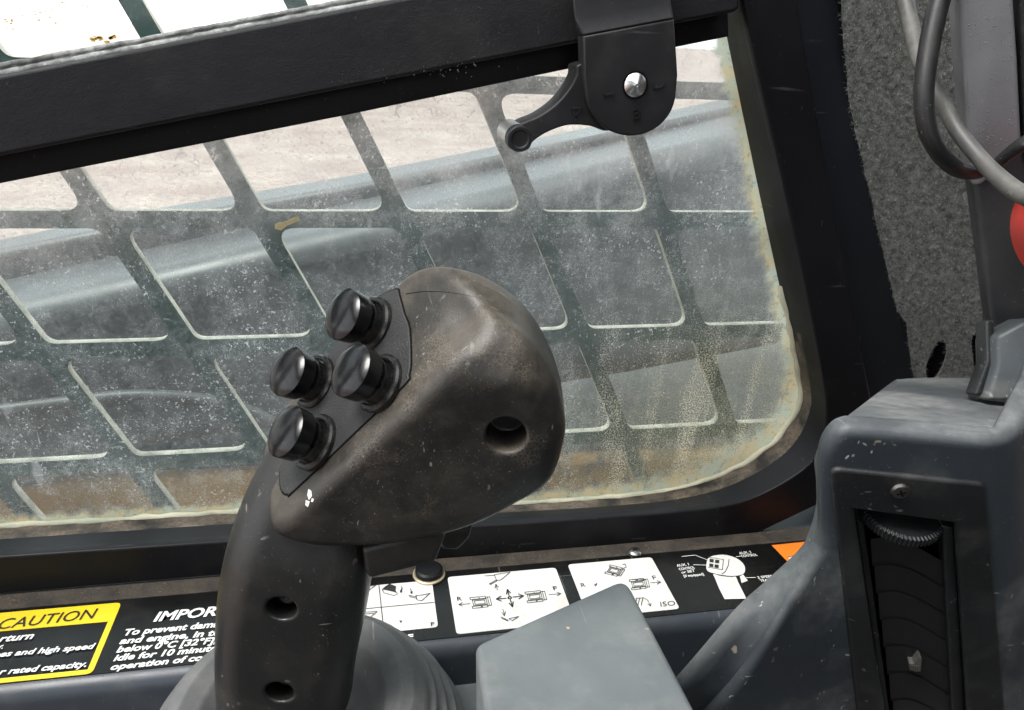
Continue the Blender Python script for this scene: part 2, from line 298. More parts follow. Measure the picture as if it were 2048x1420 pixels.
def glass_mat(name, strength, tint=(.74, .80, .78)):
    """clear pane with a film of dirt: dirt scatters the daylight that comes through"""
    m, t, out = newmat(name); co = N(t, 'ShaderNodeTexCoord').outputs['Object']
    at = N(t, 'ShaderNodeAttribute', attribute_name='grime'); ed = at.outputs['Fac']         # 1 at the lower and right edge, 0 inside
    at2 = N(t, 'ShaderNodeAttribute', attribute_name='rain'); wet = at2.outputs['Fac']        # water marks towards the top rail
    at3 = N(t, 'ShaderNodeAttribute', attribute_name='crust'); cru = at3.outputs['Fac']       # crusty lime at the lower right corner
    big = noise(t, co, 11, 6, .6); mid = noise(t, co, 70, 6, .65); fine = noise(t, co, 520, 2, .5); grain = noise(t, co, 1500, 2, .5)
    film = math2(t, 'ADD', ramp(t, big, .3, .7, .055, .20), ramp(t, mid, .42, .7, 0., .15))
    film = math2(t, 'MULTIPLY', film, ramp(t, grain, .30, .72, .5, 1.6)); film = math2(t, 'MULTIPLY', film, ramp(t, noise(t, co, 480, 3, .7), .34, .66, .62, 1.4))
    dots = math2(t, 'MULTIPLY', ramp(t, fine, .635, .675), ramp(t, noise(t, co, 22, 4), .42, .62, .08, 1.))
    rn_ = noise(t, co, 175, 2, .5, dist=.6); ringm = math2(t, 'SUBTRACT', 1., ramp(t, math2(t, 'ABSOLUTE', math2(t, 'SUBTRACT', rn_, .585)), .008, .028))
    wc = math2(t, 'MULTIPLY', ramp(t, noise(t, co, 24, 4, .6), .50, .60), wet)
    rings = math2(t, 'MULTIPLY', ringm, math2(t, 'MULTIPLY', wc, .55))
    milky = math2(t, 'MULTIPLY', ramp(t, noise(t, co, 40, 6, .7), .35, .65, .16, .46), wet)
    smears = math2(t, 'MULTIPLY', ramp(t, noise(t, co, 60, 3, .55, (1., 1., .28, 0, .5, 0)), .64, .70), ramp(t, noise(t, co, 9, 2), .45, .58, 0., .2))
    runs = math2(t, 'MULTIPLY', ramp(t, noise(t, co, 55, 2, .5, (1., 1., .12, 0, -.15, 0)), .52, .66), cru)
    crk = math2(t, 'MULTIPLY', math2(t, 'ADD', math2(t, 'MULTIPLY', runs, .85), math2(t, 'MULTIPLY', cru, .4)), ramp(t, noise(t, co, 850, 4, .7), .47, .63))
    scr = None
    for st in ((1, 1, .10, 0, .6, 0), (.12, 1, 1, 0, .45, 0), (.12, 1, 1, 0, -.7, 0)):
        q = math2(t, 'MULTIPLY', ramp(t, noise(t, co, 520, 2, .5, st), .725, .76), ramp(t, noise(t, co, 25, 2), .50, .62, 0, .35)); scr = q if scr is None else math2(t, 'MAXIMUM', scr, q)
    edn = math2(t, 'MULTIPLY', ed, ramp(t, noise(t, co, 120, 6, .7), .22, .62, .55, 1.25))
    fac = film
    for q in (math2(t, 'MULTIPLY', dots, .6), rings, milky, smears, crk, scr, edn): fac = math2(t, 'ADD', fac, q)
    fac = N(t, 'ShaderNodeClamp').outputs[0] if False else math2(t, 'MINIMUM', math2(t, 'MULTIPLY', math2(t, 'MAXIMUM', fac, .02), strength), .97)
    en = noise(t, co, 55, 5, .65)
    crud = mixc(t, ramp(t, en, .40, .62), (.60, .66, .55), (.72, .60, .36))
    crud = mixc(t, math2(t, 'MULTIPLY', ramp(t, noise(t, co, 230, 4, .7), .56, .68), .6), crud, (.13, .16, .10))
    col = mixc(t, ramp(t, ed, .15, .5), mixc(t, cru, mixc(t, wet, (.72, .75, .74), (.86, .76, .72)), (.56, .54, .42)), crud); col = mixc(t, math2(t, 'MULTIPLY', crk, 1.), col, (.84, .76, .58))
    tl = N(t, 'ShaderNodeBsdfTranslucent'); df = N(t, 'ShaderNodeBsdfDiffuse'); t.links.new(col, tl.inputs[0]); t.links.new(col, df.inputs[0])
    ms = N(t, 'ShaderNodeMixShader'); ms.inputs[0].default_value = .45; t.links.new(tl.outputs[0], ms.inputs[1]); t.links.new(df.outputs[0], ms.inputs[2])
    tr = N(t, 'ShaderNodeBsdfTransparent'); tr.inputs[0].default_value = (*tint, 1)
    gl = N(t, 'ShaderNodeBsdfGlossy'); gl.inputs['Roughness'].default_value = .06; gl.inputs[0].default_value = (1, 1, 1, 1)
    fr = N(t, 'ShaderNodeFresnel'); fr.inputs[0].default_value = 1.4; cl = N(t, 'ShaderNodeMixShader'); t.links.new(math2(t, 'MULTIPLY', fr.outputs[0], .6), cl.inputs[0]); t.links.new(tr.outputs[0], cl.inputs[1]); t.links.new(gl.outputs[0], cl.inputs[2])
    mx = N(t, 'ShaderNodeMixShader'); t.links.new(fac, mx.inputs[0]); t.links.new(cl.outputs[0], mx.inputs[1]); t.links.new(ms.outputs[0], mx.inputs[2]); t.links.new(mx.outputs[0], out.inputs[0])
    return m
M['glass'] = glass_mat('dirty_window_pane', 1.0); M['glass_up'] = glass_mat('upper_window_pane', .22, (1, 1, 1))
def clear_mat():
    m, t, out = newmat('clear_pane_back'); tr = N(t, 'ShaderNodeBsdfTransparent'); tr.inputs[0].default_value = (.93, .97, .96, 1); t.links.new(tr.outputs[0], out.inputs[0]); return m
M['clear'] = clear_mat()
def carpet_mat():
    m, t, out = newmat('grey_carpet_fibre'); p = N(t, 'ShaderNodeBsdfPrincipled'); t.links.new(p.outputs[0], out.inputs[0]); co = N(t, 'ShaderNodeTexCoord').outputs['Object']
    c = mixc(t, ramp(t, noise(t, co, 260, 5, .7), .33, .68), (.042, .045, .044), (.26, .27, .25)); c = mixc(t, ramp(t, noise(t, co, 1400, 2), .45, .7, 0, .6), c, (.30, .30, .27))
    t.links.new(c, p.inputs['Base Color']); p.inputs['Roughness'].default_value = .9; p.inputs['Specular IOR Level'].default_value = .15; return m
M['carpet'] = carpet_mat()

# ------------------------------------------------------------------ outside: ground, machine, guard
gs = 400
g = mesh_np([(-gs, -gs, 0), (gs, -gs, 0), (gs, gs, 0), (-gs, gs, 0)], [(0, 1, 2, 3)]); go = link('ground', g, M['ground'], None, smooth=False); go['kind'] = 'structure'

WY = .50            # inside face of the window pane
GY = .532           # window guard
# loader arm, a bevelled box beam that climbs towards the right
def beam(px_top, px_bot, Y0, depth, mat, parent, name, bev):
    F = np.array([onY(x, y, Y0) for x, y in px_top + px_bot[::-1]]); V, f = prism(F, (0, depth, 0)); return part(name, V, f, mat, parent, bevel=bev, seg=6, sharp=40)
arm = thing('loader_arm', 'dark grey loader arm slanting up to the right outside the dirty window', 'loader arm', onY(700, 700, 1.0))
beam([(-700, 770), (300, 548), (700, 455), (1250, 325), (2100, 130)], [(-700, 1250), (300, 905), (700, 850), (1250, 760), (2100, 600)], 1.0, .22, M['armpaint'], arm, 'beam', .035)
beam([(-700, 640), (300, 440), (700, 372), (1250, 260), (2100, 80)], [(-700, 800), (300, 575), (700, 480), (1250, 350), (2100, 160)], 1.16, .10, M['armpaint'], arm, 'rear_flange', .012)
Vt, ft = tube(catmull([onY(x, y, .99) for x, y in [(-500, 905), (-100, 835), (120, 805), (280, 790), (420, 800), (520, 830), (620, 900)]], 6, False), .008); part('hydraulic_pipe', Vt, ft, M['armpaint'], arm)
deck = thing('machine_deck', 'weathered dark machine deck with ochre patches below the loader arm outside', 'machine body', onY(700, 1000, 1.1))
F = np.array([onY(x, y, 1.05) for x, y in [(-800, 940), (300, 915), (900, 890), (1700, 840), (2200, 820), (2200, 1700), (-800, 1700)]]); V, f = prism(F, (0, .6, 0)); part('deck_panel', V, f, M['deck'], deck, bevel=.02, sharp=40)
F = np.array([onY(x, y, 1.03) for x, y in [(-800, 990), (300, 955), (900, 930), (1700, 890), (2200, 870), (2200, 1400), (-800, 1400)]]); V, f = prism(F, (0, .06, 0)); part('lower_skirt', V, f, M['ochre'], deck, bevel=.012, sharp=40)

# unseen rest of the cab round the seat, added and sized for the inside light: roof with its hatch, front opening with bars, closed rear and far side
V, f = plate('r', np.array([0, 0, CAM_H + .46]), np.array([1., 0, 0]), np.array([0, 1., 0]), np.array([0, 0, 1.]), [(-1.0, -.85), (.75, -.85), (.75, .56), (-1.0, .56)], [[(-.75, .44), (.45, .44), (.45, -.26), (-.75, -.26)]], .04, .004, None, None)
mk = lambda nm, V, f, m_: single(nm, V, f, m_, None, None, sharp=40).__setitem__('kind', 'structure')
mk('cab_roof', V, f, M['void2'])
mk('cab_rear_wall', *prism([(.72, -.85, CAM_H + .44), (.72, .40, CAM_H + .44), (.72, .40, .4), (.72, -.85, .4)], (.03, 0, 0)), M['void2'])
V, f = plate('w', np.array([0, -.82, CAM_H]), np.array([-1., 0, 0]), np.array([0, 0, 1.]), np.array([0, 1., 0]), [(-.75, .44), (1.0, .44), (1.0, -1.1), (-.75, -1.1)] , [[(-.2, .30), (-.2, 0), (.5, 0), (.5, .30)]], .03, .003, None, None)
mk('cab_far_wall', V, f, M['void2'])
mk('cab_floor', *prism([(-1.0, -.85, .42), (.75, -.85, .42), (.75, .50, .42), (-1.0, .50, .42)], (0, 0, -.03)), M['void2'])
its = [prism([(-1.0, y - .009, CAM_H + .46), (-1.0, y + .009, CAM_H + .46), (-1.0, y + .009, .42), (-1.0, y - .009, .42)], (.012, 0, 0)) for y in np.arange(-.8, .6, .14)]
its += [prism([(-1.004, -.82, z + .009), (-1.004, .54, z + .009), (-1.004, .54, z - .009), (-1.004, -.82, z - .009)], (.010, 0, 0)) for z in np.arange(.5, 2.0, .16)]
its += [prism([(x - .004, -.30, CAM_H + .455), (x + .004, -.30, CAM_H + .455), (x + .004, .46, CAM_H + .455), (x - .004, .46, CAM_H + .455)], (0, 0, .010)) for x in np.arange(-.6, .45, .2)]
mk('cab_grille', *merge(*its), M['void2'])

# stamped steel guard: raked rows of rounded slots
PX, PZ, X0, Z0, RK = .0978, .0930, .0252, -.1225, .468
bw, bh = .0142, .0118
def slot(i, j):
    zt, zb = Z0 - PZ * j - bh / 2, Z0 - PZ * (j + 1) + bh / 2; xx = lambda z, k: X0 + PZ * 0 + PX * k - RK * (z - Z0)
    q = [(xx(zt, i) + bw / 2, zt), (xx(zt, i + 1) - bw / 2, zt), (xx(zb, i + 1) - bw / 2, zb), (xx(zb, i) + bw / 2, zb)]
    return round_poly(q, .0095, 6)[::-1]
Og = np.array([0, GY, CAM_H])
GT = .007
holes = [slot(i, j) for i in range(-7, 5) for j in range(-3, 3)]
V, f = plate('g', Og, YU, YV, YN, [(-.95, .32), (.62, .32), (.62, -.46), (-.95, -.46)], holes, GT, .0004, None, None, bres=1)
gd = single('window_guard', V, f, [M['guard'], M['lit_edge']], 'dark green stamped steel guard with slanted slots outside the window', 'window guard', smooth=True, sharp=35)

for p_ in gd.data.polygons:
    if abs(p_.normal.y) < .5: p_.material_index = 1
# ------------------------------------------------------------------ side window
win = thing('side_window', 'black framed cab side window with a grimy pane and slanted middle rail', 'window', onY(900, 1100, .48))
glass_edge = [(-420, 1078), (0, 1052), (470, 1022), (700, 1013), (1000, 1006), (1200, 995), (1342, 978), (1461, 938), (1547, 880), (1592, 815), (1598, 760), (1565, 600), (1530, 440), (1488, 240), (1455, 80), (1425, -80)]
frame_edge = [(-420, 1138), (0, 1110), (470, 1078), (740, 1060), (1000, 1047), (1239, 1030), (1342, 1022), (1479, 1002), (1581, 953), (1633, 905), (1650, 840), (1646, 770), (1612, 590), (1560, 350), (1500, 80), (1466, -80)]
GE = resample(catmull([onY(x, y, WY - .002) for x, y in glass_edge], 8, False), 120); FE = resample(catmull([onY(x, y, .462) for x, y in frame_edge], 8, False), 120)
# pane grids with grime attributes
def pane(name, Y, x0, x1, z0, z1, nx, nz, mat, keep, below):
    xs = np.linspace(x0, x1, nx); zs = np.linspace(z0, z1, nz); root = OFF[win.name]; E2 = GE[:, [0, 2]]
    V = np.array([(x, Y, z) for z in zs for x in xs]); Q = V[:, [0, 2]]
    d = np.full(len(V), 9.); sg = E2[:-1], E2[1:]
    for a, b in zip(*sg):
        ab = b - a; tt = np.clip(((Q - a) @ ab) / (ab @ ab), 0, 1); d = np.minimum(d, np.linalg.norm(Q - a - tt[:, None] * ab, axis=1))
    fs = [(j * nx + i, j * nx + i + 1, (j + 1) * nx + i + 1, (j + 1) * nx + i) for j in range(nz - 1) for i in range(nx - 1)]
    nb = len(V); rl = lambda x: CAM_H - .0148 + (x - .123) * .222 + .024; Vb = np.array([(x0, Y + .005, z0), (x1, Y + .005, z0), (x1, Y + .005, rl(x1)), (x0, Y + .005, rl(x0))] if below else [(x0, Y + .005, rl(x0)), (x1, Y + .005, rl(x1)), (x1, Y + .005, z1), (x0, Y + .005, z1)]); fb = [(nb + 3, nb + 2, nb + 1, nb)]
    me = mesh_np(np.r_[V, Vb] - root, fs + fb); o = link(name, me, [mat, M['clear']], win)
    me.polygons[len(fs)].material_index = 1
    rel = V[:, 2] - CAM_H; rail = -.0148 + (V[:, 0] - .123) * .222        # height of the rail's lower edge
    nz1 = np.array([mnoise.noise(Vector((v[0] * 45, 3.1, v[2] * 45))) for v in V]); nz2 = np.array([mnoise.noise(Vector((v[0] * 160, 8.1, v[2] * 160))) for v in V])
    wid = .0062 + .004 * np.clip((V[:, 0] - .05) / .2, 0, 1.) + .003 * nz1
    corner = np.exp(-(((V[:, 0] - .30) / .09) ** 2 + ((rel + .305) / .055) ** 2))
    wid = wid + .020 * corner
    gr = np.clip(1.15 - (d + .005 * nz2) / wid, 0, 1) ** 1.3 * .82 + .11 * np.exp(-d / .03)
    rn = np.clip(1 - (rail - rel) / (.085 + .05 * np.clip((V[:, 0] + .05) / .25, 0, 1)) + .25 * nz1, 0, 1.); 
    cr = np.clip(np.exp(-(((V[:, 0] - .27) / .11) ** 2 + ((rel + .27) / .08) ** 2)) * 1.3 + .5 * np.exp(-(((V[:, 0] - .05) / .3) ** 2 + ((rel + .34) / .035) ** 2)), 0, 1)
    ok_ = (lambda q: q < .030) if below else (lambda q: q > .020)
    fs = [q for q in fs if ok_(rel[q[0]] - rail[q[0]])]; me_ = o.data
    bm = bmesh.new(); bm.from_mesh(me_); bm.faces.ensure_lookup_table(); bm.verts.ensure_lookup_table()
    bmesh.ops.delete(bm, geom=[p for p in bm.faces if p.material_index == 0 and not ok_(rel[p.verts[0].index] - rail[p.verts[0].index])], context='FACES_ONLY'); bm.to_mesh(me_); bm.free()
    if not below: gr *= .2; rn *= 0; cr *= 0
    for nm, arr in (('grime', gr), ('rain', rn), ('crust', cr)):
        a = me.attributes.new(nm, 'FLOAT', 'POINT'); a.data.foreach_set('value', np.r_[arr, np.zeros(4)].astype(np.float32))
    return o
pane('lower_pane', WY, -.48, .42, CAM_H - .37, CAM_H + .03, 300, 140, M['glass'], None, True)
pane('upper_pane', WY - .012, -.48, .20, CAM_H - .04, CAM_H + .40, 40, 20, M['glass_up'], None, False)
# seal between pane and frame, in three steps, and the cream sealant line on the glass
steps = [(0., .0), (.14, -.002), (.20, .004), (.38, .003), (.60, .001), (.80, .0), (1., .0)]
RW = [];
for s, dy in steps: RW.append(GE * (1 - s) + FE * s + np.array([0, -dy, 0]))
V = np.concatenate(RW); n = len(GE); fs = [(k * n + i, k * n + i + 1, (k + 1) * n + i + 1, (k + 1) * n + i) for k in range(len(RW) - 1) for i in range(n - 1)]
o = part('rubber_seal', V, fs, [M['seal'], M['frame']], win)
for p_ in o.data.polygons:
    c_ = p_.center; zz = c_.z + OFF[win.name][2] - CAM_H
    if zz > -.20 + .02 * mnoise.noise(Vector((c_.x * 300, c_.y * 300, c_.z * 300))) or (p_.index // (n - 1) >= 3 ): p_.material_index = 1
P = GE[:95] + np.array([0, -.0015, 0]) + .0006 * rng.normal(size=(95, 3)); V, f = tube(P, .0021 + .0006 * np.abs(rng.normal(size=95)), 8); part('sealant_bead', V, f, M['sealant'], win)
# frame: a thick plate with a rounded opening
O = np.array([0, .46, CAM_H])
px2 = lambda L: plate_px(L, O, YU, YV, YN)
outer = [(-.55, -.3640), (-.0057, -.3621)] + [tuple(p) for p in px2([(1250, 1097), (1400, 1085), (1513, 1068), (1564, 1044), (1640, 1008), (1720, 960), (1775, 960), (1701, 588), (1657, 350), (1590, -20), (1530, -560)])] + [(-.55, .44)]
inner = [(p[0], p[2] - CAM_H) for p in FE] + [(.24, .38), (-.45, .38)]
V, f = plate('f', O, YU, YV, YN, outer, [inner[::-1]], .008, .0016, None, None); part('frame', V, f, M['frame'], win, sharp=40)
# middle rail and the darker sash strip behind it
V, f = yplate(.440, [(-500, 246), (0, 150), (780, 0), (1484, -136), (1480, 16), (1470, 24), (1140, 88), (0, 312), (-500, 410)], [], .030, .002); part('middle_rail', V, f, M['bar'], win, sharp=40)
V, f = yplate(.468, [(-500, 300), (0, 205), (1455, -60), (1458, 73), (1150, 135), (700, 229), (0, 367), (-500, 468)], [], .03, .0012); part('sash_strip', V, f, M['frame'], win, sharp=40)
ws = [(-500, 208), (0, 126), (330, 66), (640, 8), (1000, -60)]; wl = [(-500, 252), (0, 156), (330, 92), (640, 33), (1000, -36)]
up_ = resample(np.array(ws, float), 90); lo_ = resample(np.array(wl, float), 90); up_[:, 1] += np.cumsum(rng.normal(size=90)) * .12 + rng.normal(size=90) * .9
rows = [[onY(*(lo_[i] * (1 - s_) + up_[i] * s_), .447 + dy) + np.array([0, 0, 0]) for i in range(90)] for s_, dy in ((0, 0), (.25, -.0008), (.5, .0002), (.6, .0012), (.72, 0.), (1., .0015))]
V = np.concatenate([np.array(r_) for r_ in rows]); V[:, 1] += .0003 * rng.normal(size=len(V)); f = [(k * 90 + i, k * 90 + i + 1, (k + 1) * 90 + i + 1, (k + 1) * 90 + i) for k in range(5) for i in range(89)]
part('weather_strip', V, f, plastic('pale_weather_strip', (.05, .052, .05), .6, (.40, .41, .39), 1., 30, .36, .55, .8, (.5, .5, .46), .64, 400, .6, 500, 0, .3), win)
its = []
for cx, cy, sx, sy, k in [(945, 25, 22, 16, 70), (965, 85, 8, 8, 26), (885, 125, 40, 12, 70), (760, 140, 45, 12, 50), (690, 155, 12, 8, 25), (1010, 70, 30, 14, 40)]:
    for _ in range(k):
        x, y = cx + rng.normal() * sx, cy + rng.normal() * sy; r_ = rng.uniform(.8, 2.2) * .00026; v_, f_ = lathe([(r_, 0), (r_ * .85, r_ * .3), (r_ * .4, r_ * .52), (r_ * .05, r_ * .55)], 7); its.append((place(v_, onY(x, y, .4402), YU, YV, YN), f_))
V, f = merge(*its); o = part('water_beads', V, f, plastic('wet_charcoal', (.011, .011, .0125), .15, speck=0, scratch=0, bump=0, spec=.4), win); o['kind'] = 'stuff'
# debris on the panes
def blob(name, pts, O, U, V_, N_, thick, mat, label, cat):
    W, f = plate('b', O, U, V_, N_, pts, [], thick, thick * .3, None, None); return single(name, W, f, mat, label, cat, sharp=40)
c = onY(575, 443, WY - .001)
blob('straw_fragment', [(x * .00038, y * .00038) for x, y in [(-22, -13), (-12, -16), (-2, -8), (10, -3), (20, 1), (19, 8), (11, 7), (2, 2), (-6, -1), (-14, -2), (-21, -5)]], c, YU, YV, YN, .0008, M['straw'], 'small bent straw fragment stuck to the window between two guard slots', 'straw')
its = []
for cx, cy, k, s in [(200, 78, 14, 9), (228, 76, 6, 5), (120, 8, 16, 12), (165, 10, 10, 8), (60, 18, 18, 16), (20, 45, 8, 10), (90, 30, 10, 14)]:
    for _ in range(k):
        x, y = cx + rng.normal() * s, cy + rng.normal() * s * .5; r = rng.uniform(.8, 4.) if s < 10 and cy > 50 else rng.uniform(.5, 1.7); a0 = rng.uniform(0, 6)
        its.append(prism([onY(x + r * math.cos(a0 + q) * 1.4, y + r * math.sin(a0 + q), WY - .0135) for q in np.linspace(0, 6.28, 6)[:-1]], (0, .001, 0)))
V, f = merge(*its); o = single('leaf_grit', V, f, M['grit'], None, None, smooth=False); o['kind'] = 'stuff'

# ------------------------------------------------------------------ window latch
lat = thing('window_latch', 'black plastic window latch with a curved lever and silver rivet on the rail', 'latch', onY(1265, 270, .42))
LY = .418
OL = np.array([0, LY, CAM_H]); lp = lambda L: plate_px(L, OL, YU, YV, YN)
arc = [(1262 + 91 * math.cos(a), 181 + 91 * math.sin(a)) for a in np.linspace(.02, math.pi - .06, 22)]
cov = [(1166, 72), (1349, 38)] + [(1356, 150)] + arc + [(1168, 150)]
# bent cover: outline swept with a sloping upper part
def cover_pts(L, y_off): return lp(L)
V1, f1 = plate('c', OL, YU, YV, YN, lp(cov), [], .012, .0012, None, None)
slope_t = [(1149, 38), (1341, 2)]; top_t = [(1140, -60), (1338, -96)]
yy = lambda q, Y: onY(*q, Y)
ring_a = [yy((1166, 72), LY), yy((1349, 38), LY), yy((1349, 38), LY) + [0, .012, 0], yy((1166, 72), LY) + [0, .012, 0]]
ring_b = [yy((1149, 38), LY + .0035), yy((1341, 2), LY + .0035), yy((1341, 2), LY + .021), yy((1149, 38), LY + .021)]
ring_c = [yy((1138, -70), LY + .0035), yy((1338, -106), LY + .0035), yy((1338, -106), LY + .024), yy((1138, -70), LY + .024)]
V2 = np.array(ring_a + ring_b + ring_c); f2 = [(a + i, a + (i + 1) % 4, a + 4 + (i + 1) % 4, a + 4 + i) for a in (0, 4) for i in range(4)] + [(0, 1, 2, 3), (8, 9, 10, 11)]
V, f = merge((V1, f1)); cvr = part('cover', V, f, M['latch'], lat, sharp=40)
V, f = V2, f2; part('cover_neck', V, f, M['latch'], lat, bevel=.0012, sharp=40)
# lever behind the cover, with a curved outline
OV = np.array([0, LY + .005, CAM_H]); lev = [(1230, 130), (1160, 128), (1153, 150), (1138, 178), (1112, 208), (1078, 232), (1045, 246), (1026, 262), (1022, 285), (1038, 304), (1058, 298), (1066, 284), (1085, 270), (1110, 258), (1140, 250), (1180, 252), (1215, 262), (1240, 240)]
ol = [tuple(p) for p in catmull(plate_px(lev, OV, YU, YV, YN), 4)]
V, f = plate('l', OV, YU, YV, YN, ol, [], .020, .001, None, None); lever = part('lever', V, f, M['latch'], lat, sharp=40)
V, f = lathe([(0.0001, 0), (.0062, 0), (.0070, .0012), (.0070, .034), (.0064, .0350), (.0050, .0350), (.0042, .0344), (.0001, .0343)], 32); pk = onY(1040, 278, LY - .003)
V = place(V, pk + np.array([0, .0345, 0]), YU, -np.array([0, 0, 1.]), YN); part('lever_knob', V, f, M['latch'], lever, sharp=30)
V, f = tube([pk + np.array([0, .006, 0]), pk + np.array([0, .0325, 0])], .00725, 32, False); part('knob_reflection_band', V, f, plain('bright_reflection_metal', (.42, .41, .40), .34, .9), lever)  # pale band put round the black knob for its bright side reflection
V, f = lathe([(.0001, -.001), (.0062, -.001), (.0063, .0008), (.0056, .0015), (.0008, .0034), (.0006, .0030), (.0001, .0030)], 24); part('rivet', place(V, onY(1270, 170, LY), YU, YV, YN), f, M['alu'], lat, sharp=25)
V, f = lathe([(.0001, 0), (.0074, 0), (.0074, .0006), (.0001, .0006)], 24); part('rivet_shadow', place(V, onY(1270, 170, LY), YU, YV, YN), f, M['void'], lat, sharp=25)  # near-black disc painted in as the shadow round the rivet
# raised marks on cover and lever
def ribbon(polys, P, N_, wid, h=.0006):
    items = []
    for L in polys:
        Q = [P(*q) for q in L]
        for a, b in zip(Q[:-1], Q[1:]):
            d = unit(b - a); s = np.cross(d, N_) * wid / 2; e = d * wid * .35
            items.append(prism([a - e - s, b + e - s, b + e + s, a - e + s], N_ * h))
    return merge(*items)
Pm = lambda x, y: onY(x, y, LY) + YN * .0001
for nm, L in (('raised_mark', [[(1207, 191), (1227, 187)], [(1207, 187), (1208, 194)]]), ('raised_mark', [[(1306, 164), (1307, 177), (1326, 173), (1327, 163)]]), ('raised_mark', [[(1266, 222), (1267, 238), (1279, 236), (1279, 224)], [(1266, 222), (1272, 219), (1278, 222)], [(1267, 228), (1279, 225)]])):
    V, f = ribbon(L, Pm, YN, .0008, .0007); part(nm, V, f, M['latch'], cvr, smooth=False)
Pm2 = lambda x, y: onY(x, y, LY + .005) + YN * .0001
V, f = ribbon([[(1143, 218), (1163, 216), (1151, 233), (1143, 218)]], Pm2, YN, .0008, .0007); part('raised_mark', V, f, M['latch'], lever, smooth=False)

# ------------------------------------------------------------------ ledge below the window with its stickers
ZL = -.3648; LZ = CAM_H + ZL
prof = [(.53, ZL), (.382, ZL)] + [(.382 - .011 * math.sin(a), ZL - .011 + .011 * math.cos(a)) for a in np.linspace(0.15, math.pi / 2, 9)] + [(.368, ZL - .03), (.366, ZL - .10), (.30, ZL - .105)]
xs = np.linspace(-.6, .5, 12); V = np.array([(x, y, z + CAM_H) for x in xs for y, z in prof]); n = len(prof)
f = [(i * n + k, i * n + k + 1, (i + 1) * n + k + 1, (i + 1) * n + k) for i in range(len(xs) - 1) for k in range(n - 1)]
single('window_ledge', V, f, M['ledge'], 'slate grey console ledge with rounded front edge running below the window', 'ledge', sharp=50)
def box3(x0, x1, y0, y1, z0, z1): 
    return prism([(x0, y0, z1), (x1, y0, z1), (x1, y1, z1), (x0, y1, z1)], (0, 0, z0 - z1))
V, f = box3(-.6, .42, .4455, .462, LZ - .002, LZ + .0006); single('grime_line', V, f, M['dirt'], 'strip of brown grime along the back of the ledge under the frame', 'grime', smooth=False)
V, f = box3(-.6, .34, .3795, .4452, LZ - .001, LZ + .0003); single('black_label_strip', V, f, M['stripblack'], 'long glossy black label strip carrying the printed stickers on the ledge', 'sticker', smooth=False)
LP = lambda x, y, h=.0010: onZ(x, y, ZL + h)
ZU, ZV, ZN = np.array([1., 0, 0]), np.array([0, 1., 0]), np.array([0, 0, 1.])
def text_mesh(s, weight=.0, shear=0.):
    cu = bpy.data.curves.new('t', 'FONT'); cu.body = s; cu.size = 1; cu.offset = weight; cu.shear = shear; cu.resolution_u = 3; cu.extrude = 0.
    ob = bpy.data.objects.new('t', cu); COL.objects.link(ob); dg = bpy.context.evaluated_depsgraph_get(); me = bpy.data.meshes.new_from_object(ob.evaluated_get(dg))
    bpy.data.objects.remove(ob); bpy.data.curves.remove(cu)
    co = np.array([v.co[:] for v in me.vertices]); fs = [tuple(p.vertices) for p in me.polygons]; bpy.data.meshes.remove(me); return co, fs
def text_on(s, pl, pr, cap_px, h=.0010, weight=.012, shear=.18, cap=.70):
    """lettering between two baseline points on the ledge; cap_px = photo height of a capital"""
    a, b = LP(*pl, h), LP(*pr, h); up = abs((LP(pl[0], pl[1] - cap_px, h) - a)[1])
    co, fs = text_mesh(s, weight, shear); x0, x1 = co[:, 0].min(), co[:, 0].max(); wv = b - a
    return a + ((co[:, :1] - x0) / (x1 - x0)) * wv + (co[:, 1:2] / cap * up) * ZV, fs
def rect_sticker(pts, h, mat): 
    return prism([LP(*p, h) if len(p) == 2 else p for p in pts], (0, 0, -.0004))
z6 = lambda u, v: (u * .2606, 1050 + v * .2606)
# caution sticker: yellow frame with black header print and white lines
tr, br = LP(242, 1205, .0006), LP(186, 1347, .0006); x1 = (tr[0] + br[0]) / 2; y1, y0 = tr[1], br[1]; xl = x1 - .21
itr, ibr = LP(216, 1242), LP(177, 1338); hx, hy = itr[0] - .0, itr[1]; iy = ibr[1]
cau = thing('caution_sticker', 'yellow framed CAUTION sticker with white italic lines on black, left of the handle', 'sticker', (x1 - .1, (y0 + y1) / 2, LZ))
Oc = np.array([0, 0, LZ + .0007]); V, f = plate('y', Oc, ZU, ZV, ZN, round_poly([(xl, y0), (x1, y0), (x1, y1), (xl, y1)], .004), [[(xl + .008, iy), (hx, iy), (hx, hy), (xl + .008, hy)][::-1]], .0003, 0, None, None); part('yellow_border', V, f, M['yellow'], cau, smooth=False)
V, f = text_on('CAUTION', (-8, 1259), (188, 1236), 20, .0012, .0, .12); part('lettering', V, f, M['ink'], cau, smooth=False)
for s, l, r, c in (('overturn', (-52, 1289), (65, 1277), 13), ('speed over rough ground and slower.', (-330, 1333), (5, 1297), 11), ('Avoid steep slopes and high speed', (-190, 1330), (188, 1297), 11), ('Never carry loads over rated capacity.', (-260, 1374), (172, 1333), 12)):
    if s.startswith('speed'): s, l = 'r.', (-4, 1299)
    V, f = text_on(s, l, r, c, .0012, .030, .18); part('lettering', V, f, M['winkprint'], cau, smooth=False)
imp = thing('notice_lettering', 'white IMPORTANT cold start notice printed on black beside the joystick handle', 'lettering', (LP(330, 1290)[0], LP(330, 1290)[1], LZ))
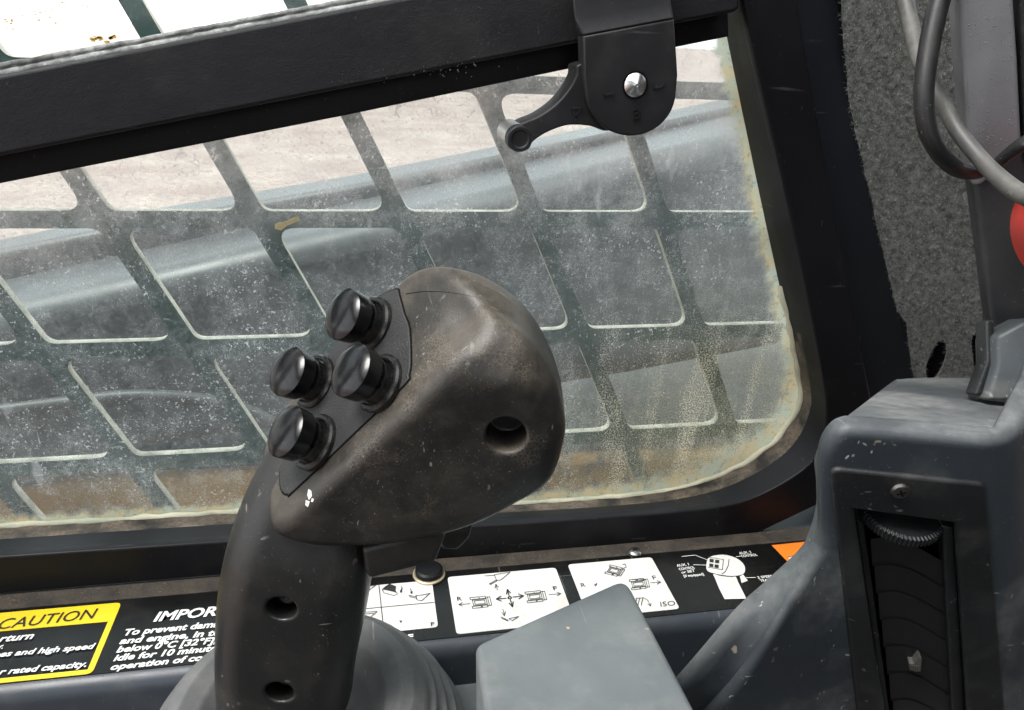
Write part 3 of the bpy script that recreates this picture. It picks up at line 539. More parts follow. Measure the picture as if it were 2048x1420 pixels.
for s, l, r, c, wt in (('IMPORTANT', (306, 1243), (545, 1219), 18, .03), ('To prevent damage', (247, 1271), (462, 1251), 12, .034), ('and engine, in tem', (238, 1288), (462, 1268), 12, .034), ('below 0°C [32°F],', (232, 1305), (432, 1286), 12, .034), ('idle for 10 minutes', (226, 1322), (444, 1300), 12, .034), ('operation of contro', (220, 1340), (455, 1315), 12, .034)):
    V, f = text_on(s, l, r, c, .0008, wt, .2); part('lettering', V, f, M['winkprint'], imp, smooth=False)
# the white control-pattern stickers
def ribbons_ledge(polys, wpx, h=.0012):
    items = []
    for L in polys:
        Q = [LP(*q, h) for q in L]
        for a, b in zip(Q[:-1], Q[1:]):
            if np.linalg.norm(b - a) < 1e-6: continue
            d = unit(b - a); s = np.cross(d, ZN) * wpx * .00016; e = d * wpx * .00010
            items.append((np.array([a - e - s, b + e - s, b + e + s, a - e + s]), [(0, 1, 2, 3)]))
    return merge(*items)
def arrow(a, b, hd):
    a, b = np.array(a, float), np.array(b, float); d = unit(b - a); s = np.array([-d[1], d[0]]); return [[tuple(a), tuple(b)], [tuple(b - d * hd + s * hd * .5), tuple(b), tuple(b - d * hd - s * hd * .5)]]
def loader_icon(cx, cy, s, rot=0.):
    out = []
    for L in ([(-.9, -.5), (.6, -.5), (.6, .5), (-.9, .5), (-.9, -.5)], [(-.7, -.3), (.4, -.3), (.4, .3), (-.7, .3), (-.7, -.3)], [(.6, -.75), (1.05, -.75), (1.05, .75), (.6, .75)], [(.8, -.75), (.8, .75)],
              [(-1.1, -.95), (-.1, -.95), (-.1, -.6), (-1.1, -.6), (-1.1, -.95)], [(0, -.95), (.6, -.95), (.6, -.6), (0, -.6)], [(-1.1, .6), (-.1, .6), (-.1, .95), (-1.1, .95), (-1.1, .6)], [(0, .6), (.6, .6), (.6, .95), (0, .95), (0, .6)]):
        q = []
        for x, y in L:
            X, Y = x * math.cos(rot) - y * math.sin(rot), x * math.sin(rot) + y * math.cos(rot); q.append((cx + X * s + Y * .16 * s, cy + Y * s * .62 - X * .11 * s))
        out.append(q)
    return out
z7 = lambda L: [(700 + .293 * u, 1080 + .293 * v) for u, v in L]
z8 = lambda L: [(1100 + .293 * u, 1020 + .293 * v) for u, v in L]
def white_sticker(name, label, xa, xb, ya, yb):
    r_ = thing(name, label, 'sticker', ((xa + xb) / 2, (ya + yb) / 2, LZ), 'white pictogram stickers on the ledge')
    V, f = plate('w', np.array([0, 0, LZ + .0007]), ZU, ZV, ZN, round_poly([(xa, ya), (xb, ya), (xb, yb), (xa, yb)], .003), [], .0004, 0, None, None); part('sticker_sheet', V, f, M['white'], r_, smooth=False); return r_
p, q = LP(862, 1160), LP(878, 1253); s1 = white_sticker('pattern_sticker', 'white pictogram sticker ruled in four cells, half hidden behind the handle', p[0] - .083, (p[0] + q[0]) / 2, q[1], p[1])
L1 = [z7([(195, 290), (228, 600)]), z7([(-60, 483), (100, 468), (575, 424)])]
L1 += [z7(l) for l in ([(120, 318), (180, 304), (122, 348)], [(90, 492), (185, 487), (122, 540)], [(90, 505), (160, 499)], [(450, 378), (500, 373), (546, 362), (488, 414), (456, 406), (450, 378)], [(400, 376), (452, 386)], [(404, 385), (452, 396)], [(350, 314), (356, 330), (345, 352)])]
L1 += [z7(l) for l in arrow((413, 330), (421, 366), 16)] + [z7(l) for l in arrow((352, 330), (346, 358), 14)]
V, f = ribbons_ledge(L1, 1.6); part('pictogram', V, f, M['ink'], s1, smooth=False)
def fill(poly, h): return (np.array([LP(*q, h) for q in poly]), [tuple(range(len(poly)))])
for L in ([(218, 336), (240, 316), (270, 298), (314, 315), (309, 345), (326, 364), (300, 352), (250, 340)], [(335, 550), (357, 548), (346, 564)]):
    V, f = fill(z7(L), .0013); part('pictogram', V, f, M['ink'], s1, smooth=False)
V, f = ribbons_ledge([z7([(218, 336), (232, 360), (300, 378), (326, 366)])], 1.3); part('pictogram', V, f, M['ink'], s1, smooth=False)
V, f = text_on('F', z7([(553, 586)])[0], z7([(578, 583)])[0], 7.5, .0012, .01, 0.); part('lettering', V, f, M['ink'], s1, smooth=False)
p, q, p2 = LP(892, 1163), LP(918, 1267), LP(1110, 1131); s2 = white_sticker('pattern_sticker', 'white pictogram sticker with a cross of four arrows between two loader drawings', (p[0] + q[0]) / 2, p2[0] + .0, q[1], p2[1] - .002)
L2 = [z7(l) for l in ([(985, 236), (1093, 218), (1030, 271), (1000, 276), (985, 236)], [(918, 244), (985, 240)], [(948, 300), (1000, 270)], [(956, 304), (1004, 277)], [(1085, 535), (1152, 521), (1108, 549), (1085, 535)], [(1030, 524), (1080, 546)], [(1036, 534), (1078, 552)])]
L2 += [z7(l) for l in arrow((1006, 342), (995, 300), 26) + arrow((1043, 470), (1054, 516), 26) + arrow((820, 433), (742, 440), 26) + arrow((1358, 371), (1438, 365), 26)]
L2 += [[(700 + .293 * x, 1080 + .293 * y) for x, y in l] for l in loader_icon(895, 422, 62) + loader_icon(1270, 384, 62)]
V, f = ribbons_ledge(L2, 1.5); part('pictogram', V, f, M['ink'], s2, smooth=False)
L2 = [z7(l) for l in arrow((1086, 378), (1074, 336), 30) + arrow((1112, 388), (1184, 380), 34) + arrow((1094, 406), (1108, 454), 30) + arrow((1066, 396), (998, 402), 34) + [[(1078, 392), (1086, 384), (1098, 386), (1102, 394), (1092, 400), (1080, 398), (1078, 392)]]]
V, f = ribbons_ledge(L2, 2.6); part('pictogram', V, f, M['ink'], s2, smooth=False)
for ch, a, b in (('R', (733, 414), (765, 411)), ('F', (1390, 342), (1418, 339))):
    V, f = text_on(ch, z7([a])[0], z7([b])[0], 8, .0012, .01, 0.); part('lettering', V, f, M['ink'], s2, smooth=False)
p, q, p2 = LP(1135, 1127), LP(1364, 1216), LP(1299, 1114); s3 = white_sticker('pattern_sticker', 'white pictogram sticker marked ISO behind the grey lever cover', p[0], (q[0] + p2[0]) / 2, q[1], p2[1])
L3 = [[(1100 + .293 * x, 1020 + .293 * y) for x, y in l] for l in loader_icon(445, 415, 52, .55) + loader_icon(612, 503, 58)]
L3 += [z8(l) for l in arrow((686, 496), (756, 491), 26) + [[(500, 397), (520, 390), (514, 368), (497, 372)], [(590, 600), (586, 640)], [(612, 600), (600, 646)], [(634, 598), (622, 650)], [(585, 602), (640, 598), (668, 616), (684, 652)], [(668, 640), (684, 655), (690, 634)], [(300, 512), (320, 500), (310, 520)], [(560, 470), (590, 478), (600, 470), (650, 474)]]]
V, f = ribbons_ledge(L3, 1.5); part('pictogram', V, f, M['ink'], s3, smooth=False)
for ch, a, b, c_ in (('R', (216, 526), (246, 522), 8), ('F', (706, 474), (732, 471), 8), ('ISO', (756, 658), (862, 648), 9.5)):
    V, f = text_on(ch, z8([a])[0], z8([b])[0], c_, .0012, .0, .2 if ch == 'ISO' else 0.); part('lettering', V, f, M['ink'], s3, smooth=False)
# joystick diagram printed in white on the black strip
dg_ = thing('joystick_diagram', 'white joystick diagram with tiny call-outs printed on black near the vent console', 'sticker', (LP(1450, 1150)[0], LP(1450, 1150)[1], LZ))
V, f = merge(fill([tuple(x) for x in catmull(z8([(1070, 355), (1085, 325), (1130, 309), (1200, 307), (1270, 328), (1318, 365), (1332, 405), (1318, 436), (1262, 449), (1195, 446), (1110, 430), (1070, 408)]), 4)], .0008), fill(z8([(1112, 436), (1200, 450), (1268, 453), (1288, 500), (1340, 605), (1192, 608), (1152, 530), (1128, 470)]), .0007), fill(z8([(1296, 452), (1318, 440), (1350, 482), (1308, 498)]), .0006)); part('diagram_fill', V, f, M['white'], dg_, smooth=False)
V, f = merge(*[fill(z8([(x, y), (x + 28, y + 4), (x + 26, y + 26), (x - 2, y + 22)]), .0011) for x, y in ((1090, 332), (1128, 338), (1088, 364), (1124, 370))]); part('diagram_button', V, f, M['ink'], dg_, smooth=False)
V, f = ribbons_ledge([z8(l) for l in ([(1083, 322), (1184, 337), (1176, 406), (1078, 390)], [(1222, 335), (1216, 380), (1196, 420), (1172, 436)], [(1112, 430), (1160, 446), (1230, 454), (1290, 448)])], 1.5, .0012); part('diagram_line', V, f, M['ink'], dg_, smooth=False)
for l in ([(900, 317), (990, 308), (1075, 340)], [(980, 373), (1066, 376)], [(1270, 318), (1300, 316)], [(1340, 462), (1402, 460)]):
    V, f = ribbons_ledge([z8(l)], 1.6, .0012); part('diagram_line', V, f, M['winkprint'], dg_, smooth=False)
for s, a, b in (('AUX. 1', (868, 388), (952, 376)), ('CONTROL', (884, 412), (990, 398)), ('or SET', (900, 434), (994, 420)), ('[if equipped]', (915, 458), (1054, 444)), ('AUX. 2', (1295, 303), (1378, 294)), ('CONTROL', (1310, 322), (1418, 312)), ('2 SPEED', (1420, 468), (1530, 458)), ('TRAVEL', (1440, 490), (1530, 482))):
    V, f = text_on(s, z8([a])[0], z8([b])[0], 4.8, .0009, .02, .1); part('lettering', V, f, M['winkprint'], dg_, smooth=False)
V, f = merge(*[fill(z8(l), .0009) for l in ([(1366, 632), (1366, 632 + 14), (1386, 640)],)]) if False else fill(z7([(330, 652), (352, 652), (388, 663), (346, 676)]), .0009)
ar_ = single('small_arrow_print', V, f, M['winkprint'], 'small white arrow printed under the ruled sticker, beside the boot', 'lettering', smooth=False)
V, f = text_on('F', z7([(398, 676)])[0], z7([(434, 672)])[0], 9, .0010, .04, 0.); part('lettering', V, f, M['winkprint'], ar_, smooth=False)
# warning triangle corner
wn = thing('warning_sticker', 'orange warning sticker partly hidden behind the vent console', 'sticker', (LP(1590, 1100)[0], LP(1590, 1100)[1], LZ))
V, f = fill(z8([(1512, 240), (1900, 200), (1900, 420), (1640, 372)]), .0008); part('orange_sheet', V, f, M['orange'], wn, smooth=False)
V, f = fill(z8([(1622, 322), (1700, 300), (1700, 350), (1642, 345)]), .0010); part('white_patch', V, f, M['white'], wn, smooth=False)
V, f = ribbons_ledge([z8([(1622, 322), (1700, 300)])], 2., .0012); part('red_outline', V, f, M['red'], wn, smooth=False)
# screw and plug at the back of the ledge
def screw(name, c, N_, rad, mat, label=None, cat=None, parent=None, slot_mat=None):
    U_, W_, N_ = basis(N_, (0.13, .97, .2)); V, f = lathe([(.0001, 0), (rad, 0), (rad, rad * .12), (rad * .8, rad * .34), (rad * .3, rad * .45), (.0001, rad * .46)], 28)
    ang = .5; sl = [prism([c + N_ * rad * .47 + (U_ * math.cos(a) + W_ * math.sin(a)) * x * rad + (-U_ * math.sin(a) + W_ * math.cos(a)) * y * rad for x, y in ((-.45, -.09), (.45, -.09), (.45, .09), (-.45, .09))], -N_ * rad * .1) for a in (ang, ang + math.pi / 2)]
    if parent is None:
        r_ = thing(name, label, cat, c)
        part('screw_head', place(V, c, U_, W_, N_), f, mat, r_, sharp=30)
    SV, SF = merge(*sl)
    if parent is None: part('cross_slot', SV, SF, M['void'], r_, smooth=False)
    else:
        V2, F2 = merge((place(V, c, U_, W_, N_), f), (SV, SF)); r_ = part(name, V2, F2, [mat, M['void']], parent, sharp=30)
        for p_ in r_.data.polygons:
            if p_.index >= len(f): p_.material_index = 1
    return r_
screw('ledge_screw', LP(1270, 1104, .0005), ZN, .0052, M['steel'], 'shiny cross-head screw on the ledge tucked under the window frame', 'screw')
plg = thing('ledge_plug', 'round black plug with a pale rim on the ledge above the ruled sticker', 'plug', LP(858, 1150, 0))
V, f = lathe([(.0001, 0), (.0118, 0), (.0118, .0010), (.0108, .0016), (.0100, .0012), (.0001, .0010)], 36); part('rim', place(V, LP(858, 1149, .0008), ZU, ZV, ZN), f, plain('worn_plug_rim', (.42, .36, .25), .45, .5), plg, sharp=30)
V, f = lathe([(.0001, 0), (.0100, 0), (.0100, .0040), (.0085, .0052), (.0001, .0055)], 36); part('cap', place(V, LP(858, 1147, .0012), ZU, ZV, ZN), f, M['frame'], plg, sharp=30)

# ------------------------------------------------------------------ signed distance modelling (numpy) for moulded shapes
def poly_sdf(A, B, P):
    P = np.asarray(P, float); d = np.full(A.shape, 1e9); ins = np.zeros(A.shape, bool); n = len(P)
    for i in range(n):
        a, b = P[i], P[(i + 1) % n]; e = b - a; wx, wy = A - a[0], B - a[1]; tt = np.clip((wx * e[0] + wy * e[1]) / (e @ e + 1e-12), 0, 1)
        d = np.minimum(d, (wx - tt * e[0]) ** 2 + (wy - tt * e[1]) ** 2)
        c1 = (a[1] <= B) != (b[1] <= B)
        if abs(e[1]) > 1e-12: ins ^= c1 & (A < a[0] + (B - a[1]) * e[0] / e[1])
    return np.where(ins, -1, 1) * np.sqrt(d)
def rmax(a, b, r): u, v = np.maximum(a + r, 0), np.maximum(b + r, 0); return np.minimum(np.maximum(a + r, b + r), 0) + np.sqrt(u * u + v * v) - r
def smax(a, b, k): h = np.maximum(k - np.abs(a - b), 0) / k; return np.maximum(a, b) + h * h * k / 4
def smin(a, b, k): return -smax(-a, -b, k)
def grid(lo, hi, h):
    ax = [np.arange(l, u_ + h, h) for l, u_ in zip(lo, hi)]; return ax
def nets(Fv, ax):
    F_ = Fv; nx, ny, nz = F_.shape; S = F_ < 0
    cnt = np.zeros((nx - 1, ny - 1, nz - 1), np.float32); acc = np.zeros((nx - 1, ny - 1, nz - 1, 3), np.float32)
    crn = [(i, j, k) for i in (0, 1) for j in (0, 1) for k in (0, 1)]
    sl = lambda c: (slice(c[0], nx - 1 + c[0]), slice(c[1], ny - 1 + c[1]), slice(c[2], nz - 1 + c[2]))
    ssum = sum(S[sl(c)].astype(np.int8) for c in crn); act = (ssum > 0) & (ssum < 8); idx = np.argwhere(act)
    I, J, K = idx.T; pos = np.zeros((len(idx), 3)); ct = np.zeros(len(idx))
    vals = {c: F_[I + c[0], J + c[1], K + c[2]] for c in crn}
    for c in crn:
        for axn in range(3):
            if c[axn]: continue
            d = list(c); d[axn] = 1; d = tuple(d); fa, fb = vals[c], vals[d]; m_ = (fa < 0) != (fb < 0); tt = np.where(m_, fa / np.where(fa == fb, 1, fa - fb), 0)
            q = np.array(c, float)[None, :].repeat(len(idx), 0); q[:, axn] += tt; pos += q * m_[:, None]; ct += m_
    pos = pos / ct[:, None] + idx; h = [a[1] - a[0] for a in ax]
    W = np.stack([ax[i][0] + pos[:, i] * h[i] for i in range(3)], 1)
    vid = -np.ones(act.shape, np.int64); vid[I, J, K] = np.arange(len(idx)); faces = []
    for axn in range(3):
        o1, o2 = [(1, 2), (2, 0), (0, 1)][axn]
        a = np.take(S, range(0, S.shape[axn] - 1), axn); b = np.take(S, range(1, S.shape[axn]), axn); e = np.argwhere(a != b)
        e = e[(e[:, o1] > 0) & (e[:, o2] > 0) & (e[:, o1] < S.shape[o1] - 1) & (e[:, o2] < S.shape[o2] - 1)]
        q = []
        for d1, d2 in ((0, 0), (-1, 0), (-1, -1), (0, -1)):
            c = e.copy(); c[:, o1] += d1; c[:, o2] += d2; q.append(vid[c[:, 0], c[:, 1], c[:, 2]])
        faces.append(np.stack(q, 1))
    return W, np.concatenate(faces)
def big_part(name, W, faces, mat, parent):
    root = parent
    while root.parent is not None: root = root.parent
    me = bpy.data.meshes.new(name); me.from_pydata((W - OFF[root.name]).tolist(), [], faces.tolist()); me.update()
    bm = bmesh.new(); bm.from_mesh(me); bmesh.ops.recalc_face_normals(bm, faces=bm.faces); bm.to_mesh(me); bm.free()
    return link(name, me, mat, parent)

# ------------------------------------------------------------------ joystick
JT = .335; J0 = atD(750, 850, JT)
jr = unit((Fw[1], -Fw[0], 0)); jf = unit((Fw[0], Fw[1], 0)); jd = np.array([0, 0, -1.])
def J(x, y, c=0.): 
    """photo point on the upright plane c mm in front of the stick's middle plane -> (right, down) in mm"""
    p_ = onP(x, y, J0 - jf * c * .001, jf) - J0; return np.array([p_ @ jr, p_ @ jd]) * 1000
def Jw(L): L = np.asarray(L, float) * .001; return J0 + L[:, :1] * jr + L[:, 1:2] * jd - L[:, 2:] * jf
joy = thing('joystick', 'dusty black control joystick with four thumb buttons on a grey rubber boot', 'joystick', atD(600, 1440, .37))
T = 31.
near1, near2, far1 = J(862, 752, 24.), J(596, 1012, 22.), J(655, 725, -27.)
K1, K2, K3 = np.r_[near1, 22.], np.r_[near2, 22.], np.r_[far1, -27.]
kn = unit(np.cross(K2 - K1, K3 - K1)); kn = kn if kn[0] < 0 else -kn
print('keypad normal', kn.round(3))
hp = [J(x, y) for x, y in [(770, 530), (860, 551), (955, 574), (1040, 628), (1096, 708), (1125, 795), (1124, 848), (1098, 922), (1036, 966), (958, 1008), (870, 1036), (780, 1050), (668, 1054), (600, 1040), (560, 1016), (540, 984), (500, 950), (480, 860), (600, 640), (690, 520)]]
ax = grid((-66, -80, -36), (84, 62, 42), .75)
A2, B2 = np.meshgrid(ax[0], ax[1], indexing='ij'); d2 = poly_sdf(A2, B2, catmull(hp, 5))[:, :, None]; A, B, Cc = A2[:, :, None], B2[:, :, None], ax[2][None, None, :]
side = J(960, 760)                                               # the near face leans in below this line
cn = T - .10 * np.maximum(B - side[1] - 3, 0) - .12 * np.maximum(-(B - side[1]) - 22, 0)
d = rmax(d2 + 0 * Cc, np.abs(Cc) - T + 0 * A, 17.)
d = smax(d, (Cc - cn) * .97, 15.); kd_ = (A - K1[0]) * kn[0] + (B - K1[1]) * kn[1] + (Cc - K1[2]) * kn[2]
kd = (A - K1[0]) * kn[0] + (B - K1[1]) * kn[1] + (Cc - K1[2]) * kn[2]
d = smax(d, kd, 5.)
tp = J(950, 660, 24.); lp_ = J(955, 752, 27.); front = np.clip((Cc + 6.) / 14., 0, 1)
d = d + front * 3.6 * np.exp(-((A - tp[0] - .3 * (B - tp[1])) / 17.) ** 2 - ((B - tp[1]) / 10.) ** 2)
d = d - front * 3.2 * np.exp(-((A - lp_[0]) / 26.) ** 2 - ((B - lp_[1] - .22 * (A - lp_[0])) / 8.) ** 2) * np.clip((-kd_ - 3) / 12., 0, 1)
hl = J(1012, 872, 27.); ch = np.sqrt((A - hl[0]) ** 2 + (B - hl[1]) ** 2); hole = np.maximum(ch - 8.2, 8. - Cc); d = smax(d, -hole, 2.2)
nz_ = ax
W, fq = nets(d.astype(np.float32), ax); head = big_part('grip_head', Jw(W), fq, M['grip'], joy)
from mathutils.bvhtree import BVHTree
hbm = bmesh.new(); hbm.from_mesh(head.data); HB = BVHTree.FromBMesh(hbm); hbm.free()
def on_head(x, y, lift=0.):
    d_ = ray(x, y); h_ = HB.ray_cast(Vector(O3 - OFF[joy.name]), Vector(unit(d_)))
    return None if h_[0] is None else np.array(h_[0]) + OFF[joy.name] + np.array(h_[1]) * lift * (1 if np.array(h_[1]) @ d_ < 0 else -1)
sp_ = [on_head(x, y, .00002) for x, y in catmull([(812, 588), (850, 583), (900, 585), (950, 594), (990, 606)], 8, False)]
sp_ = [q for q in sp_ if q is not None]; V, f = tube(sp_, np.linspace(1, .05, len(sp_)) * .0002, 6); part('seam_line', V, f, M['void'], joy)
for L in ([(617, 978), (623, 982), (624, 992), (618, 1000), (615, 990)], [(612, 1000), (620, 1003), (616, 1014), (611, 1010)], [(624, 996), (628, 998), (626, 1004), (622, 1003)]):
    q_ = [on_head(x, y, .00012) for x, y in L]
    if all(k is not None for k in q_): V, f = prism(q_, Fw * .0002); part('paint_fleck', V, f, M['white'], joy, smooth=False)
# handle
hp = [J(x, y) for x, y in [(560, 860), (505, 945), (470, 1035), (450, 1130), (441, 1230), (440, 1330), (446, 1430), (450, 1540), (470, 1640), (660, 1640), (684, 1540), (697, 1420), (706, 1340), (727, 1240), (742, 1150), (748, 1090), (740, 980), (690, 860)]]
ax = grid((-92, -10, -31), (36, 165, 31), .75)
A2, B2 = np.meshgrid(ax[0], ax[1], indexing='ij'); d2 = poly_sdf(A2, B2, catmull(hp, 5))[:, :, None]; A, B, Cc = A2[:, :, None], B2[:, :, None], ax[2][None, None, :]
hb = J(600, 1090)[1]; d = rmax(d2 + 0 * Cc, np.maximum(Cc - 23. + .50 * 9. * np.log1p(np.exp(np.clip((hb - B) / 9., -30, 30))), -Cc - 24.) + 0 * A, 19.)
holes_c = []
for x, y in ((560, 1222), (557, 1388)):
    q = J(x, y, 24.); holes_c.append(q); ch = np.sqrt(((A - q[0]) / 1.0) ** 2 + ((B - q[1] - (24. - Cc) * .12) / .88) ** 2); d = smax(d, -np.maximum(ch - 7.0, 9. - Cc), 1.6)
W, fq = nets(d.astype(np.float32), ax); hand = big_part('handle', Jw(W), fq, M['handle'], joy)
for q in holes_c:
    screw('recessed_screw', Jw([[q[0], q[1] + 1.0, 11.]])[0], -jf + np.array([0, 0, .35]), .0050, M['darkscrew'], parent=hand)
# trigger and rocker under the head
for nm, L, c0, th, rr_ in (('trigger', [(730, 1075), (900, 1030), (886, 1073), (873, 1103), (745, 1136), (735, 1120)], 7., 9., 3.), ('rear_switch', [(870, 1050), (950, 1030), (939, 1064), (918, 1086), (888, 1086)], -10., 7., 3.5)):
    P_ = catmull(round_poly([J(x, y, c0) for x, y in L], 2.5, 3), 2); lo, hi = P_.min(0) - 3, P_.max(0) + 3; ax = grid((lo[0], lo[1], c0 - th - 3), (hi[0], hi[1], c0 + th + 3), .8)
    A2, B2 = np.meshgrid(ax[0], ax[1], indexing='ij'); d = rmax(poly_sdf(A2, B2, P_)[:, :, None] + 0 * ax[2][None, None, :], np.abs(ax[2][None, None, :] - c0) - th + 0 * A2[:, :, None], rr_)
    W, fq = nets(d, ax); big_part(nm, Jw(W), fq, M['handle'], joy)
# keypad plate
KN = unit(kn[0] * jr + kn[1] * jd - kn[2] * jf); KP = Jw([K1])[0]; KU = unit(np.cross(KN, jf)); KU = KU if KU @ jd > 0 else -KU; KV = np.cross(KN, KU)
OK_ = KP + KN * .0009
kp = [(789, 578), (797, 590), (807, 627), (817, 656), (820, 720), (816, 749), (806, 770), (696, 876), (585, 982), (576, 988), (565, 985), (559, 968), (558, 920), (562, 885), (590, 818), (640, 735), (690, 664), (740, 605)]
ol = [tuple(q) for q in catmull(plate_px(kp, OK_, KU, KV, KN), 3)]
V, f = plate('k', OK_, KU, KV, KN, ol, [], .003, .0005, None, None); key = part('keypad_plate', V, f, M['keypad'], joy, sharp=40)
V, f = plate('k', OK_ - KN * .0004, KU, KV, KN, [tuple(q) for q in (np.array(ol) - np.mean(ol, 0)) * 1.012 + np.mean(ol, 0)], [], .002, 0, None, None); part('keypad_gap', V, f, M['void'], joy, sharp=40)
# thumb buttons: built once, copied
cap_prof = [(.0001, .0098), (.0112, .0098), (.0120, .0106), (.0125, .0178), (.0124, .0183), (.0112, .0191), (.0088, .0199), (.0050, .0204), (.0001, .0206)]
stem_prof = [(.0001, 0), (.0098, 0), (.0100, .0020), (.0092, .0042), (.0092, .0056), (.0102, .0062), (.0102, .0072), (.0080, .0080), (.0080, .0110), (.0001, .0110)]
def bezel():
    V, F = [], []; n = 40; prof_ = [(.0108, 0), (.0138, 0), (.0138, .0024), (.0130, .0034), (.0116, .0034), (.0108, .0026)]
    k0 = len(prof_); angs = np.linspace(.35, 2 * math.pi - .35, n)
    for a in angs:
        for r, h in prof_: V.append((r * math.cos(a), r * math.sin(a), h))
    for i in range(n - 1):
        for k in range(k0): F.append((i * k0 + k, (i + 1) * k0 + k, (i + 1) * k0 + (k + 1) % k0, i * k0 + (k + 1) % k0))
    F.append(tuple(range(k0))); F.append(tuple(range((n - 1) * k0, n * k0))); return np.array(V), F
first = None
def jbtn():
    V, f = lathe(cap_prof, 48); mc = mesh_np(V, f); V, f = lathe(stem_prof, 40); ms_ = mesh_np(V, f); V, f = bezel(); mb = mesh_np(V, f)
    for me, mt in ((mc, M['gloss']), (ms_, M['ring']), (mb, M['ring'])):
        bm = bmesh.new(); bm.from_mesh(me); bmesh.ops.recalc_face_normals(bm, faces=bm.faces); bm.to_mesh(me); bm.free(); me.materials.append(mt); me.shade_smooth(); me.set_sharp_from_angle(angle=R(24))
    b = bpy.data.objects.new('thumb_button', ms_); c = bpy.data.objects.new('button_cap', mc); z = bpy.data.objects.new('bezel_ring', mb)
    for o in (b, c, z): COL.objects.link(o)
    c.parent = b; z.parent = b; return b
jroot = OFF[joy.name]
for i, ((cx, cy), (bx, by)) in enumerate([((691, 639), (745, 650)), ((584, 749), (632, 764)), ((710, 743), (762, 768)), ((580, 863), (634, 886))]):
    if first is None: b = first = jbtn()
    else:
        b = first.copy(); COL.objects.link(b)
        for c in first.children: c2_ = c.copy(); COL.objects.link(c2_); c2_.parent = b
    b.parent = joy
    base = onP(bx, by, OK_, KN); tip = onP(cx, cy, OK_ + KN * .015, KN); N_ = unit(unit(tip - base) + KN * 1.2); U_ = unit(KU - N_ * (KU @ N_)); W_ = np.cross(N_, U_); sb = .94; U_, W_, N_ = U_ * sb, W_ * sb, N_ * sb
    b.matrix_local = Matrix(((U_[0], W_[0], N_[0], base[0] - jroot[0]), (U_[1], W_[1], N_[1], base[1] - jroot[1]), (U_[2], W_[2], N_[2], base[2] - jroot[2]), (0, 0, 0, 1)))
# rubber boot: dome with folds
bj = J(600, 1545); bc = Jw([[bj[0] + 2, bj[1] - 19, 0.]])[0]; print('boot', (bc - O3) @ Fw); prof_ = [(.0001, -.012), (.026, -.010), (.032, .004), (.038, .018), (.046, .029), (.054, .034), (.060, .033), (.0650, .0285), (.0665, .0262), (.0635, .0252), (.0640, .0240), (.0700, .0222), (.0710, .0190), (.0680, .0176), (.0685, .0166), (.0746, .0148), (.0756, .0112), (.0726, .0098), (.0732, .0088), (.0793, .0070), (.0803, .0030), (.0775, .001), (.078, -.001), (.084, -.006), (.085, -.03), (.0001, -.03)]
pp = np.array(prof_); pp = np.stack([np.interp(np.linspace(0, len(pp) - 1, 200), np.arange(len(pp)), pp[:, i]) for i in (0, 1)], 1)
pp = pp * 1.10; V, f = lathe([tuple(q) for q in pp], 72)
ang = np.arctan2(V[:, 1], V[:, 0]); rr_ = np.hypot(V[:, 0], V[:, 1]); V[:, 2] += .0022 * np.sin(3 * ang + 1) * np.exp(-((rr_ - .05) / .02) ** 2)
bU, bW, bN = basis((-.10, -.06, 1.), (0, 1, .05)); part('rubber_boot', place(V, bc, bU, bW, bN), f, M['rubber'], joy)

# ------------------------------------------------------------------ console parts at the bottom
def ring_solid(top_px, zt, drop, shrink=0.):
    F = np.array([onZ(x, y, zt) for x, y in top_px]); return prism(F, (0, 0, -drop))
V, f = ring_solid([(640, 1352), (800, 1360), (885, 1364), (925, 1359), (966, 1335), (1120, 1290), (1250, 1500), (1250, 1760), (560, 1760), (560, 1400)], -.395, .05); single('console_base', V, f, M['cover'], 'pale grey console base plate between the boot and the lever cover', 'console', bevel=.004, sharp=40)
F = np.array([onZ(x, y, -.252) for x, y in [(950, 1286), (1252, 1152), (1420, 1470), (1560, 1760), (990, 1760), (972, 1440)]]); F = np.array([(q[0], q[1], F[0][2]) for q in round_poly([p_[:2] for p_ in F], .0065, 6)]); c0 = F.mean(0)
V, f = prism(F, (0, 0, -.15)); V[len(F):, :2] = c0[:2] + (V[len(F):, :2] - c0[:2]) * .90
single('lever_cover', V, f, M['cover'], 'light grey boxy lever cover with rounded edges beside the boot', 'cover', bevel=.0045, seg=6)

# ------------------------------------------------------------------ vent console on the right
pod = thing('vent_console', 'blue grey moulded side console with an air vent, right of the lever cover', 'console', atD(1700, 1400, .36))
ph = unit((.942, -.334, 0)); pv = unit((.39, .065, -.92)); pv = unit(pv - ph * (pv @ ph) * 0); pn = unit(np.cross(pv, ph)); pn = pn if pn @ Fw < 0 else -pn
PO = atD(1800, 1000, .36)
